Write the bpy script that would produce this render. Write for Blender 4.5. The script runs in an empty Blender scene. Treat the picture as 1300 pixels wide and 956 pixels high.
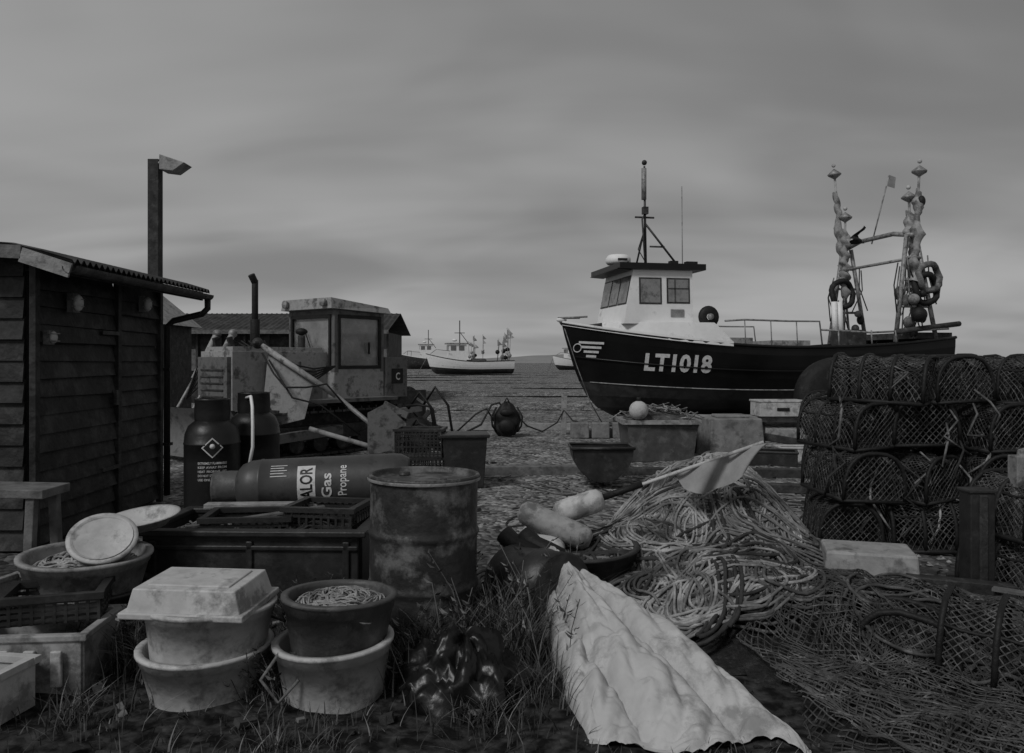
import bpy, math, random
from mathutils import Vector, Matrix, Euler, noise
random.seed(7)
R=random.random
def U(a,b): return a+(b-a)*random.random()
sc=bpy.context.scene
sc.view_settings.view_transform='Standard'; sc.view_settings.look='None'; sc.view_settings.exposure=0

# ------------------------------------------------------------ materials
def mat(name,base,var=.35,scale=6,rough=.8,bump=.25,metal=0,stain=None,sscale=2.0,samt=.5,spec=.3,streak=False,clear=0):
    m=bpy.data.materials.new(name); m.use_nodes=True
    nt=m.node_tree; N=nt.nodes; L=nt.links
    bs=N['Principled BSDF']
    tc=N.new('ShaderNodeTexCoord'); mp=N.new('ShaderNodeMapping')
    if streak: mp.inputs['Scale'].default_value=(1,1,.15)
    L.new(tc.outputs['Object'],mp.inputs[0])
    n1=N.new('ShaderNodeTexNoise'); n1.inputs['Scale'].default_value=scale; n1.inputs['Detail'].default_value=8; n1.inputs['Roughness'].default_value=.65
    L.new(mp.outputs[0],n1.inputs['Vector'])
    cr=N.new('ShaderNodeValToRGB')
    a=base*(1-var); b=min(1,base*(1+var))
    cr.color_ramp.elements[0].position=.32; cr.color_ramp.elements[0].color=(a,a,a,1)
    cr.color_ramp.elements[1].position=.68; cr.color_ramp.elements[1].color=(b,b,b,1)
    L.new(n1.outputs['Fac'],cr.inputs[0])
    out=cr.outputs[0]
    if stain is not None:
        n2=N.new('ShaderNodeTexNoise'); n2.inputs['Scale'].default_value=sscale; n2.inputs['Detail'].default_value=10; n2.inputs['Roughness'].default_value=.7
        L.new(mp.outputs[0],n2.inputs['Vector'])
        r2=N.new('ShaderNodeValToRGB'); r2.color_ramp.elements[0].position=1-samt-.06; r2.color_ramp.elements[1].position=1-samt+.06
        L.new(n2.outputs['Fac'],r2.inputs[0])
        mx=N.new('ShaderNodeMixRGB'); mx.inputs[2].default_value=(stain,stain,stain,1)
        L.new(r2.outputs[0],mx.inputs[0]); L.new(out,mx.inputs[1]); out=mx.outputs[0]
    L.new(out,bs.inputs['Base Color'])
    bs.inputs['Roughness'].default_value=rough; bs.inputs['Metallic'].default_value=metal
    bs.inputs['Specular IOR Level'].default_value=spec
    if bump:
        bp=N.new('ShaderNodeBump'); bp.inputs['Strength'].default_value=bump; bp.inputs['Distance'].default_value=.02
        n3=N.new('ShaderNodeTexNoise'); n3.inputs['Scale'].default_value=scale*4; n3.inputs['Detail'].default_value=6
        L.new(mp.outputs[0],n3.inputs['Vector']); L.new(n3.outputs['Fac'],bp.inputs['Height']); L.new(bp.outputs[0],bs.inputs['Normal'])
    if clear:
        tr=N.new('ShaderNodeBsdfTransparent'); ms=N.new('ShaderNodeMixShader'); ms.inputs[0].default_value=clear
        L.new(bs.outputs[0],ms.inputs[1]); L.new(tr.outputs[0],ms.inputs[2]); L.new(ms.outputs[0],N['Material Output'].inputs['Surface'])
    return m
WP=mat('worn_white_paint',.76,.08,3,.5,.05,stain=.52,sscale=3,samt=.38)
WPL=mat('dirty_white_plastic',.46,.2,7,.55,.15,stain=.22,sscale=6,samt=.43)
WPL2=mat('grey_white_plastic',.30,.25,9,.6,.15,stain=.12,sscale=5,samt=.46)
BLKP=mat('black_paint',.007,.4,2,.34,.03,spec=.3)
ANTI=mat('antifoul_paint',.03,.4,3,.6,.1,stain=.055,sscale=2,samt=.45)
DARK=mat('dark_rubber',.012,.4,12,.6,.3)
DPL=mat('dark_plastic',.022,.4,8,.45,.15,stain=.05,sscale=5,samt=.4,spec=.4)
MPL=mat('mid_plastic',.075,.3,8,.5,.15,stain=.14,sscale=5,samt=.42)
STEEL=mat('dark_steel',.042,.5,10,.55,.3,metal=.2,stain=.11,sscale=6,samt=.4)
GALV=mat('galvanised_steel',.26,.3,12,.5,.2,metal=.2,stain=.10,sscale=8,samt=.43)
RUST=mat('rusty_drum_paint',.028,.5,6,.5,.35,stain=.14,sscale=4,samt=.43,spec=.4)
CYLM=mat('cylinder_paint',.052,.25,4,.45,.1,stain=.025,sscale=9,samt=.38,spec=.45)
CYLD=mat('dark_cylinder_paint',.008,.3,5,.42,.12,stain=.025,sscale=7,samt=.36,spec=.4)
LAB=mat('label_white',.6,.15,15,.6,0,stain=.35,sscale=20,samt=.4)
BODY=mat('faded_vehicle_paint',.14,.35,4,.6,.15,stain=.045,sscale=4,samt=.45)
BODYL=mat('pale_vehicle_paint',.33,.3,5,.6,.15,stain=.10,sscale=5,samt=.44)
GLASS=mat('dusty_glass',.42,.35,3,.15,.0,stain=.2,sscale=2,samt=.45,spec=.8,clear=.62)
GLASSD=mat('dark_glass',.10,.4,2,.08,.0,spec=.9)
GLASSC=mat('salted_glass',.24,.5,3,.12,.0,stain=.08,sscale=3,samt=.48,spec=.9)
ROPE=mat('pale_rope',.31,.5,9,.9,.5,stain=.12,sscale=3,samt=.48)
ROPE2=mat('weathered_rope',.17,.5,9,.9,.5,stain=.06,sscale=3,samt=.48)
ROPED=mat('dark_rope',.035,.5,12,.9,.5)
NET=mat('net_twine',.065,.7,9,.9,.3,stain=.18,sscale=14,samt=.4)
NETP=mat('pot_netting',.05,.7,9,.9,.3,stain=.16,sscale=14,samt=.42)
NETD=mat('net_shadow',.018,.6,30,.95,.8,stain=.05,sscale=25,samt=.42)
CANV=mat('white_canvas',.45,.14,4,.9,.35,stain=.26,sscale=3.5,samt=.42)
BAG=mat('black_polythene',.008,.3,5,.36,.2,spec=.4)
TARW=mat('tarred_board',.017,.6,5,.65,.5,stain=.048,sscale=4,samt=.45)
WOOD=mat('weathered_wood',.13,.45,8,.85,.4,stain=.05,sscale=5,samt=.4)
WOODD=mat('dark_timber',.04,.5,8,.85,.4,stain=.09,sscale=5,samt=.4)
WOODL=mat('pale_wood',.27,.3,8,.8,.4,stain=.12,sscale=6,samt=.42)
CORR=mat('corrugated_sheet',.035,.5,3,.7,.2,stain=.08,sscale=2,samt=.42)
CONC=mat('concrete',.2,.3,5,.9,.4,stain=.1,sscale=4,samt=.42)
GRASS=mat('grass_blades',.05,.6,4,.8,0)
DRYG=mat('dry_stalks',.16,.5,5,.85,0)
FLAG=mat('faded_flag_cloth',.25,.2,7,.85,.1)
TYRE=mat('tyre_rubber',.013,.4,10,.7,.5,stain=.035,sscale=6,samt=.4)

# ------------------------------------------------------------ mesh builder
class B:
    def __init__(s,name): s.name=name; s.V=[];s.F=[];s.MI=[];s.S=[];s.mats=[];s.M=Matrix()
    def add(s,vs,fs,m,smooth=False,M=None):
        if m not in s.mats: s.mats.append(m)
        k=s.mats.index(m); o=len(s.V); T=s.M if M is None else s.M@M
        s.V.extend([T@Vector(v) for v in vs])
        for f in fs: s.F.append([i+o for i in f]); s.MI.append(k); s.S.append(smooth)
    def box(s,c,d,m,rot=(0,0,0),taper=1.0):
        x,y,z=d[0]/2,d[1]/2,d[2]/2; t=taper
        v=[(-x*t,-y*t,-z),(x*t,-y*t,-z),(x*t,y*t,-z),(-x*t,y*t,-z),(-x,-y,z),(x,-y,z),(x,y,z),(-x,y,z)]
        f=[(0,3,2,1),(4,5,6,7),(0,1,5,4),(1,2,6,5),(2,3,7,6),(3,0,4,7)]
        s.add(v,f,m,M=Matrix.Translation(c)@Euler(rot).to_matrix().to_4x4())
    def beam(s,a,b,w,h,m):
        a=Vector(a);b=Vector(b);d=b-a;L=d.length
        q=d.to_track_quat('X','Z').to_matrix().to_4x4()
        x=L/2
        v=[(sx*x,sy*w/2,sz*h/2) for sz in(-1,1) for sx,sy in((-1,-1),(1,-1),(1,1),(-1,1))]
        f=[(0,3,2,1),(4,5,6,7),(0,1,5,4),(1,2,6,5),(2,3,7,6),(3,0,4,7)]
        s.add(v,f,m,M=Matrix.Translation((a+b)/2)@q)
    def tube(s,pts,r,m,n=6,closed=False,caps=True,r2=None):
        P=[Vector(p) for p in pts]; k=len(P)
        if k<2: return
        vs=[];fs=[]; up=None
        for i in range(k):
            if closed: t=(P[(i+1)%k]-P[i-1])
            else: t=P[min(i+1,k-1)]-P[max(i-1,0)]
            if t.length<1e-9: t=Vector((0,0,1))
            t.normalize()
            if up is None:
                up=Vector((0,0,1)) if abs(t.z)<.9 else Vector((1,0,0))
            up=up-t*up.dot(t)
            if up.length<1e-5: up=t.orthogonal()
            up.normalize(); w=t.cross(up)
            rr=r if r2 is None else r+(r2-r)*i/(k-1)
            if isinstance(r,(list,tuple)): rr=r[i]
            for j in range(n):
                a=2*math.pi*j/n
                vs.append(P[i]+up*(math.cos(a)*rr)+w*(math.sin(a)*rr))
        for i in range(k if closed else k-1):
            i2=(i+1)%k
            for j in range(n):
                j2=(j+1)%n
                fs.append((i*n+j,i*n+j2,i2*n+j2,i2*n+j))
        if caps and not closed:
            fs.append(tuple(range(n))[::-1]); fs.append(tuple((k-1)*n+j for j in range(n)))
        s.add(vs,fs,m,smooth=n>4)
    def lathe(s,prof,m,n=28,M=None,smooth=True,wob=0):
        vs=[];fs=[];k=len(prof)
        for (r,z) in prof:
            for j in range(n):
                a=2*math.pi*j/n
                rr=r*(1+wob*math.sin(2*a+1)); vs.append((rr*math.cos(a),rr*math.sin(a),z))
        for i in range(k-1):
            for j in range(n):
                j2=(j+1)%n; fs.append((i*n+j,i*n+j2,(i+1)*n+j2,(i+1)*n+j))
        s.add(vs,fs,m,smooth,M)
    def grid(s,fn,nu,nv,m,smooth=True):
        vs=[fn(i/nu,j/nv) for i in range(nu+1) for j in range(nv+1)]
        fs=[(i*(nv+1)+j,(i+1)*(nv+1)+j,(i+1)*(nv+1)+j+1,i*(nv+1)+j+1) for i in range(nu) for j in range(nv)]
        s.add(vs,fs,m,smooth)
    def ball(s,c,r,m,n=16,sc=(1,1,1)):
        pr=[(max(1e-4,r*math.sin(math.pi*i/10)),-r*math.cos(math.pi*i/10)) for i in range(11)]
        s.lathe(pr,m,n,Matrix.Translation(c)@Matrix.Diagonal((sc[0],sc[1],sc[2],1)))
    def text(s,body,fn,m,off=.01):
        cu=bpy.data.curves.new('t','FONT'); cu.body=body; cu.size=1; cu.offset=off; cu.resolution_u=3
        ob=bpy.data.objects.new('t',cu); sc.collection.objects.link(ob)
        bpy.context.view_layer.update()
        dg=bpy.context.evaluated_depsgraph_get(); me=ob.evaluated_get(dg).to_mesh()
        vv=[v.co.copy() for v in me.vertices]; ff=[tuple(p.vertices) for p in me.polygons]
        bpy.data.objects.remove(ob)
        x0=min(v.x for v in vv);x1=max(v.x for v in vv);y0=min(v.y for v in vv);y1=max(v.y for v in vv)
        s.add([fn((v.x-x0)/(x1-x0),(v.y-y0)/(y1-y0)) for v in vv],ff,m)
    def done(s,bevel=0,origin=None):
        if origin is None:
            xs=[v.x for v in s.V];ys=[v.y for v in s.V];zs=[v.z for v in s.V]
            origin=Vector(((min(xs)+max(xs))/2,(min(ys)+max(ys))/2,min(zs)))
        origin=Vector(origin)
        me=bpy.data.meshes.new(s.name); me.from_pydata([v-origin for v in s.V],[],s.F)
        for m in s.mats: me.materials.append(m)
        me.polygons.foreach_set('material_index',s.MI); me.polygons.foreach_set('use_smooth',s.S); me.update()
        ob=bpy.data.objects.new(s.name,me); ob.location=origin; sc.collection.objects.link(ob)
        if bevel:
            md=ob.modifiers.new('b','BEVEL'); md.width=bevel; md.segments=2; md.limit_method='ANGLE'; md.angle_limit=math.radians(50)
        return ob
def TR(loc,rz=0,rx=0,ry=0,s=1): return Matrix.Translation(loc)@Euler((rx,ry,rz)).to_matrix().to_4x4()@Matrix.Scale(s,4)
def nz(x,y,z=0): return noise.noise(Vector((x,y,z)))

# ------------------------------------------------------------ world
w=bpy.data.worlds.new("World"); sc.world=w; w.use_nodes=True
nt=w.node_tree;N=nt.nodes;L=nt.links
bg=N['Background']; bg.inputs[1].default_value=.1
S=Vector((-.5,-.62,.8)).normalized()
sky=N.new('ShaderNodeTexSky'); sky.sky_type='NISHITA'; sky.sun_disc=False
sky.sun_elevation=math.asin(S.z); sky.sun_rotation=math.atan2(S.x,S.y)
bw=N.new('ShaderNodeRGBToBW'); L.new(sky.outputs[0],bw.inputs[0])
tc=N.new('ShaderNodeTexCoord'); sp=N.new('ShaderNodeSeparateXYZ'); L.new(tc.outputs['Generated'],sp.inputs[0])
def mth(op,a,b):
    n=N.new('ShaderNodeMath'); n.operation=op
    for i,v in enumerate((a,b)):
        if isinstance(v,(int,float)): n.inputs[i].default_value=v
        else: L.new(v,n.inputs[i])
    return n.outputs[0]
zz=mth('ADD',mth('MAXIMUM',sp.outputs[2],0),.24)
cx=mth('DIVIDE',sp.outputs[0],zz); cy=mth('DIVIDE',sp.outputs[1],zz)
cb=N.new('ShaderNodeCombineXYZ'); L.new(cx,cb.inputs[0]); L.new(cy,cb.inputs[1])
def cloud(rot,scl,loc,scale,det,rough,dist):
    mp=N.new('ShaderNodeMapping'); mp.inputs['Rotation'].default_value=(0,0,rot); mp.inputs['Scale'].default_value=scl; mp.inputs['Location'].default_value=loc
    L.new(cb.outputs[0],mp.inputs[0])
    nn=N.new('ShaderNodeTexNoise'); nn.inputs['Scale'].default_value=scale; nn.inputs['Detail'].default_value=det; nn.inputs['Roughness'].default_value=rough; nn.inputs['Distortion'].default_value=dist
    L.new(mp.outputs[0],nn.inputs['Vector']); return nn.outputs['Fac']
n_a=cloud(.55,(.45,1.05,1),(1.3,.4,0),.9,3,.42,.4)
n_b=cloud(.35,(.5,2.3,1),(4.3,2.4,0),.9,4,.45,.3)
n_c=cloud(.7,(1.0,1.5,1),(8.3,1.4,0),1.4,2,.45,.8)
mixn=mth('ADD',mth('ADD',mth('MULTIPLY',n_a,.55),mth('MULTIPLY',n_b,.23)),mth('MULTIPLY',n_c,.22))
cr=N.new('ShaderNodeValToRGB'); e=cr.color_ramp.elements
e[0].position=.38; e[0].color=(.205,)*3+(1,); e[1].position=.62; e[1].color=(.375,)*3+(1,)
cr.color_ramp.interpolation='EASE'
L.new(mixn,cr.inputs[0])
c10=mth('MULTIPLY',cr.outputs[0],10)
grad=mth('SUBTRACT',1.06,mth('MULTIPLY',mth('MAXIMUM',sp.outputs[2],0),.55))
cl=mth('MULTIPLY',c10,grad)
mx=N.new('ShaderNodeMixRGB'); mx.inputs[0].default_value=.93
L.new(bw.outputs[0],mx.inputs[1]); L.new(cl,mx.inputs[2]); L.new(mx.outputs[0],bg.inputs[0])
sun=bpy.data.lights.new('sun','SUN'); sun.energy=1.5; sun.angle=math.radians(14); sun.color=(1,1,1)
so=bpy.data.objects.new('sun',sun); so.rotation_euler=S.to_track_quat('Z','Y').to_euler(); sc.collection.objects.link(so)

# ------------------------------------------------------------ camera
cam=bpy.data.cameras.new('camera'); cam.sensor_width=36; cam.lens=28; cam.shift_y=-21/1300; cam.clip_end=20000
co=bpy.data.objects.new('camera',cam); co.location=(0,0,1.5); co.rotation_euler=(math.radians(90),0,0); sc.collection.objects.link(co); sc.camera=co

# ------------------------------------------------------------ ground
def gh(x,y):
    z=.035*nz(x*.7,y*.7)+.02*nz(x*2.3,y*2.3,3)
    if y<7: z+=.03*nz(x*5,y*5,8)
    if y>14: z+=.10*nz(x*.15,y*.3,5)*min(1,(y-14)/20)
    if y>420: z-= (y-420)*.03
    return max(z,-14)
gm=bpy.data.materials.new('shingle_ground'); gm.use_nodes=True
nt=gm.node_tree;N2=nt.nodes;L2=nt.links;bs=N2['Principled BSDF'];bs.inputs['Roughness'].default_value=.95;bs.inputs['Specular IOR Level'].default_value=.08
tc=N2.new('ShaderNodeTexCoord')
def vor(scale,a_,b_):
    v=N2.new('ShaderNodeTexVoronoi'); v.inputs['Scale'].default_value=scale; L2.new(tc.outputs['Object'],v.inputs['Vector'])
    rg=N2.new('ShaderNodeRGBToBW'); L2.new(v.outputs['Color'],rg.inputs[0])
    r_=N2.new('ShaderNodeValToRGB'); r_.color_ramp.elements[0].color=(a_,)*3+(1,); r_.color_ramp.elements[1].color=(b_,)*3+(1,); r_.color_ramp.elements[0].position=.2; r_.color_ramp.elements[1].position=.85
    L2.new(rg.outputs[0],r_.inputs[0]); return v,r_.outputs[0]
v,pe=vor(22,.06,.34)
v2,pe2=vor(5,.55,1.4)
nl=N2.new('ShaderNodeTexNoise'); nl.inputs['Scale'].default_value=1.3; nl.inputs['Detail'].default_value=12; nl.inputs['Roughness'].default_value=.85; L2.new(tc.outputs['Object'],nl.inputs['Vector'])
r2=N2.new('ShaderNodeValToRGB'); r2.color_ramp.elements[0].color=(.45,)*3+(1,); r2.color_ramp.elements[1].color=(1.35,)*3+(1,); r2.color_ramp.elements[0].position=.38; r2.color_ramp.elements[1].position=.62
L2.new(nl.outputs['Fac'],r2.inputs[0])
m0=N2.new('ShaderNodeMixRGB'); m0.blend_type='MULTIPLY'; m0.inputs[0].default_value=.7; L2.new(pe,m0.inputs[1]); L2.new(pe2,m0.inputs[2])
m1=N2.new('ShaderNodeMixRGB'); m1.blend_type='MULTIPLY'; m1.inputs[0].default_value=1; L2.new(m0.outputs[0],m1.inputs[1]); L2.new(r2.outputs[0],m1.inputs[2])
sp2=N2.new('ShaderNodeSeparateXYZ'); L2.new(tc.outputs['Object'],sp2.inputs[0])
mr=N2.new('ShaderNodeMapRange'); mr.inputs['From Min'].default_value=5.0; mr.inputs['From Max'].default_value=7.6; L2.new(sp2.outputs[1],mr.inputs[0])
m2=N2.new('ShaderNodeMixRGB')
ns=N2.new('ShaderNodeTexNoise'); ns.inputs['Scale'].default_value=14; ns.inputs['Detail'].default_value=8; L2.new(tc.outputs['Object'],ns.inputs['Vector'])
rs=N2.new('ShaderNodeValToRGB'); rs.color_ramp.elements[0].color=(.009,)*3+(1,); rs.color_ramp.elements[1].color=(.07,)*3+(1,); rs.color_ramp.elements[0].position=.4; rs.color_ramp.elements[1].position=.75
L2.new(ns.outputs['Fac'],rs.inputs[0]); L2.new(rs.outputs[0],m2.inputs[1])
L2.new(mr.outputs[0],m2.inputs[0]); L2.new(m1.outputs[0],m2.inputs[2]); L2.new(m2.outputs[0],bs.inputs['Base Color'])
bp=N2.new('ShaderNodeBump'); bp.inputs['Strength'].default_value=.6; bp.inputs['Distance'].default_value=.03; L2.new(v.outputs['Distance'],bp.inputs['Height']); bp.invert=True
L2.new(bp.outputs[0],bs.inputs['Normal'])
def axis(a,b,st,far,g=1.13):
    o=[];x=a
    while x<b: o.append(x);x+=st
    s=st
    while x<far: o.append(x); s*=g; x+=s
    o.append(far); return o
ys=axis(-4,12,.14,9000)
xp=axis(0,6,.14,9000); xs=[-x for x in xp[:0:-1]]+xp
b=B('shingle_ground'); nx=len(xs)
b.add([(x,y,gh(x,y)) for y in ys for x in xs],[(j*nx+i,j*nx+i+1,(j+1)*nx+i+1,(j+1)*nx+i) for j in range(len(ys)-1) for i in range(nx-1)],gm,True)
b.done(origin=(0,0,0))
SEA=mat('sea_water',.25,.15,.05,.6,0)
b=B('sea'); b.add([(-9000,460,-2.2),(9000,460,-2.2),(9000,8800,-2.2),(-9000,8800,-2.2)],[(0,1,2,3)],SEA); b.done()
HL=mat('far_land',.24,.1,.01,.95,0)
b=B('headland')
b.grid(lambda u,v:(-150+900*u,2600+200*v,-3+ (1-abs(2*v-1))*(24*math.sin(math.pi*u)**.6+5*nz(u*9,0)*math.sin(math.pi*u))),40,4,HL); b.done()
b=B('shingle_ridge')
for i in range(9):
    y0=24+i*9; b.grid(lambda u,v:(-60+130*u,y0+3.2*v+2.5*nz(u*6,i*3.1),.02+.22*math.sin(math.pi*v)*max(0,.35+nz(u*7,i*5.3))),60,8,gm)
b.done(origin=(0,0,0))

# ------------------------------------------------------------ shed
b=B('weatherboard_shed')
b.box((-4.95,7.35,1.1),(2.3,2.2,2.2),DARK)
z=.05
while z<2.2:
    h=.145
    for (y0,y1) in ((6.26,7.5),(7.58,8.42)):
        b.box((-3.757+U(-.008,.008),(y0+y1)/2,z+h/2+U(-.008,.008)),(.02,y1-y0,h+.02),TARW,(U(-.014,.014),-.22+U(-.07,.05),U(-.008,.008)))
    z+=h
z=.02
while z<2.28:
    b.box((-4.95,6.222+U(-.004,.004),z+.08),(2.28,.022,.185),WOODD if R()<.6 else TARW,(-.16+U(-.03,.03),0,U(-.002,.002)))
    z+=.165
for y in (6.23,7.54,8.44): b.box((-3.735,y,1.12),(.05,.06,2.24),TARW)
for z in (.5,1.75): b.box((-3.715,7.38,z),(.012,.3,.035),STEEL)
b.box((-3.70,7.45,1.15),(.03,.05,.14),STEEL)
def roofz(x): 
    d=-3.3-x
    return 2.25+ (d*.3 if d<.4 else .12+(d-.4)*.07)
def rf(off):
    return lambda u,v:(-6.2+2.9*u, 5.98+2.72*v, roofz(-6.2+2.9*u)+off+.016*math.sin(2*math.pi*(5.98+2.72*v)/.09))
b.grid(rf(0),12,300,CORR); b.grid(rf(-.012),12,300,CORR)
b.beam((-3.68,5.97,2.29),(-3.31,5.97,2.17),.02,.11,WOODL)
b.beam((-6.2,5.97,2.44),(-3.68,5.97,2.31),.02,.10,WOOD)
b.beam((-3.37,5.98,2.19),(-3.37,8.66,2.19),.02,.09,WOODD)
b.grid(lambda u,v:(-3.31+.055*math.cos(math.pi*(1+u)),5.95+2.75*v,2.205+.055*math.sin(math.pi*(1+u))),8,8,STEEL)
b.tube([(-3.31,8.66,2.16),(-3.31,8.66,2.06),(-3.36,8.64,2.0),(-3.64,8.56,1.92),(-3.7,8.54,1.86),(-3.7,8.54,.05)],.034,DARK,10)
for z in(.6,1.4): b.box((-3.7,8.54,z),(.09,.09,.03),DARK)
for (y,z) in ((6.72,1.98),(8.0,2.06),(6.36,1.68)):
    s_=1 if y>6.5 else .7
    b.box((-3.70,y,z),(.05,.11*s_,.16*s_),WOOD)
    b.ball((-3.66,y,z),.05*s_,WPL,12,(.8,1,1.4))
    for dz in(-.03,.03): b.tube([(-3.68,y-.06,z+dz),(-3.61,y,z+dz),(-3.68,y+.06,z+dz)],.004,GALV,5)
b.done()
b=B('floodlight_pole')
b.box((-4.3,9.6,1.95),(.13,.13,3.92),WOODD)
b.tube([(-4.24,9.55,3.86),(-4.1,9.55,3.9)],.02,GALV,6)
b.add([(-4.18,9.43,3.94),(-4.18,9.67,3.94),(-3.88,9.67,3.84),(-3.88,9.43,3.84),(-4.18,9.43,3.76),(-4.18,9.67,3.76),(-4.02,9.67,3.74),(-4.02,9.43,3.74)],[(0,3,2,1),(4,5,6,7),(0,4,7,3),(1,2,6,5),(0,1,5,4),(3,7,6,2)],GALV)
b.done(.006)
b=B('garden_hut')
b.box((-9.3,20,1.2),(1.7,2,2.4),WOODD)
b.add([(-10.3,18.9,2.4),(-9.3,18.9,3.25),(-8.2,18.9,2.35),(-10.3,21.1,2.4),(-9.3,21.1,3.25),(-8.2,21.1,2.35)],[(0,1,2),(3,5,4),(0,3,4,1),(1,4,5,2)],WOODL)
b.done()
b=B('long_low_building')
b.box((-9.3,30,1.25),(9.6,5,2.5),TARW)
b.grid(lambda u,v:(-14.4+10.2*u,27.1+3.0*v,2.5+.75*v+.02*math.sin(u*340)),340,2,CORR)
b.grid(lambda u,v:(-14.4+10.2*u,33.1-3.0*v,2.5+.75*v),10,2,CORR)
for i in range(12):
    x=-13.6+i*.82
    b.box((x,27.46,1.5),(.5,.06,.75),GLASSD if i%3 else WOOD); b.box((x+.3,27.42,1.3),(.07,.07,2.4),WOODD)
b.box((-9.3,27.06,2.46),(10.2,.04,.14),WOOD)
b.done()

# ------------------------------------------------------------ hull helper
LV=[0,.1,.24,.39,.55,.72,.88,1.0]; BF=[.03,.5,.76,.87,.93,.97,.995,1.0]; XS=[1.15,.8,.56,.4,.27,.16,.06,0]
def lerp(t,arr):
    for i in range(len(LV)-1):
        if t<=LV[i+1]:
            k=(t-LV[i])/(LV[i+1]-LV[i]); return arr[i]+(arr[i+1]-arr[i])*k
    return arr[-1]
class Hull:
    def __init__(s,L,Bm,zk,zs,sc_=1,ent=3.6): s.L=L;s.B=Bm;s.zk=zk;s.zs=zs;s.k=sc_;s.ent=ent
    def half(s,x,v):
        xs_=lerp(v,XS)*s.k; t=max(0,min(1,(x-xs_)/s.ent))
        a=max(0,(x-.55*s.L)/(.45*s.L))
        return s.B*lerp(v,BF)*(1-(1-t)**2.1)*(1-.16*a*a)
    def pt(s,x,v,side): return (x,side*s.half(x,v),s.zk+(s.zs(x)-s.zk)*v)
    def y_at(s,x,z): return s.half(x,max(0,min(1,(z-s.zk)/(s.zs(x)-s.zk))))
    def build(s,b,low,mid,top,topx):
        n=36
        for side in(-1,1):
            for i in range(len(LV)-1):
                def fn(u,v,i=i):
                    lv=LV[i]+(LV[i+1]-LV[i])*v; x0=lerp(lv,XS)*s.k; x=x0+(s.L-x0)*u**1.4
                    return s.pt(x,lv,side)
                m=low if i<3 else mid
                b.grid(fn,n,1,m)
        b.grid(lambda u,v:s.pt(s.L,v,-1+2*u),8,7,mid)
        dz=.94
        def dk(u,v):
            x=.02+(s.L-.02)*u; p=s.pt(x,dz,1); return (x,p[1]*(2*v-1),p[2])
        b.grid(dk,30,2,GALV)
        for side in(-1,1):
            b.tube([(x,side*(s.half(x,1)+.01),s.zs(x)) for x in [s.L*(i/30)**1.3 for i in range(31)]],.035*s.k**.5,top if topx<0 else mid,6)

# ------------------------------------------------------------ big boat
b=B('fishing_boat'); a=math.radians(11.5); b.M=TR((1.09,17.5,0),a)
def zs(x): return 1.77+(.53*((4.8-x)/4.8)**2 if x<4.8 else .24*((x-4.8)/4)**2)
H=Hull(8.8,1.62,.27,zs); H.build(b,ANTI,BLKP,WP,.02)
for side in(-1,1):
    b.grid(lambda u,v:(3.25*u,side*(H.half(3.25*u,1)+.04),zs(3.25*u)-.04+.10*v),20,1,WP)
    b.tube([(x,side*(H.half(x,.66)+.02),.27+(zs(x)-.27)*.66) for x in [8.8*i/30 for i in range(1,31)]],.02,BLKP,5)
    b.tube([(x,side*(H.half(x,.39)+.004),.27+(zs(x)-.27)*.39) for x in [.6+8.2*i/30 for i in range(0,31)]],.012,WPL2,5)
def coam(side):
    def f(u,v):
        x=.75+2.6*u; h=2.30-.02*u
        if u>.84: h-= (u-.84)/.16*.42
        z0=zs(x)-.05; h=max(h,z0); return (x,side*(H.half(x,1)*.95-.05*v),z0+(h-z0)*v)
    return f
for s_ in(-1,1): b.grid(coam(s_),24,4,WP,False)
b.grid(lambda u,v:(.75+2.6*u,(H.half(.75+2.6*u,1)*.95-.05)*(2*v-1),max(zs(.75+2.6*u)-.05,(2.30-.02*u)-((u-.84)/.16*.42 if u>.84 else 0))),24,2,WP,False)
b.box((4.9,0,.2),(7.4,.14,.2),ANTI)
x0,x1,hw=1.22,2.66,.96; zb,zt=2.27,3.42
vs=[(x0-.12,-hw,zb),(x1,-hw,zb),(x1,hw,zb),(x0-.12,hw,zb),(x0+.1,-hw+.05,zt),(x1,-hw+.05,zt),(x1,hw-.05,zt),(x0+.1,hw-.05,zt)]
b.add(vs,[(4,5,6,7),(0,1,5,4),(1,2,6,5),(2,3,7,6),(3,0,4,7)],WP)
b.box(((x0+x1)/2+.02,0,zt+.07),(x1-x0+.5,2*hw+.12,.13),BLKP)
b.add([(x0-.28,-hw,zt+.0),(x0-.28,hw,zt+.0),(x0-.02,hw,zt+.17),(x0-.02,-hw,zt+.17),(x0+.05,-hw,zt-.02),(x0+.05,hw,zt-.02)],[(0,1,2,3),(0,4,5,1),(0,3,4),(1,5,2)],BLKP)
b.tube([(x1+.01,-.3,zb+.1),(x1+.05,-.3,zb+.9)],.015,GALV,6)
def swin(xa,xb,za,zb_,side=-1):
    yy=lambda z: side*(hw-.05*(z-zb)/(zt-zb)+.006)
    for (o,m,e) in((.035,STEEL,0),(0,GLASSC,.006)):
        b.add([(xa-o,yy(za-o)+side*e,za-o),(xb+o,yy(za-o)+side*e,za-o),(xb+o,yy(zb_+o)+side*e,zb_+o),(xa-o,yy(zb_+o)+side*e,zb_+o)],[(0,1,2,3)],m)
    if side<0 and xa>2: 
        for xx in(xa+.15,): b.beam((xx,yy(za)-.015,za),(xx,yy(zb_)-.015,zb_),.012,.02,STEEL)
        b.beam((xa,yy((za+zb_)/2)-.015,(za+zb_)/2+.05),(xb,yy((za+zb_)/2)-.015,(za+zb_)/2+.05),.012,.015,STEEL)
for sd in(-1,1):
    swin(1.48,1.92,2.72,3.22,sd); swin(2.10,2.56,2.74,3.22,sd)
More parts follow.
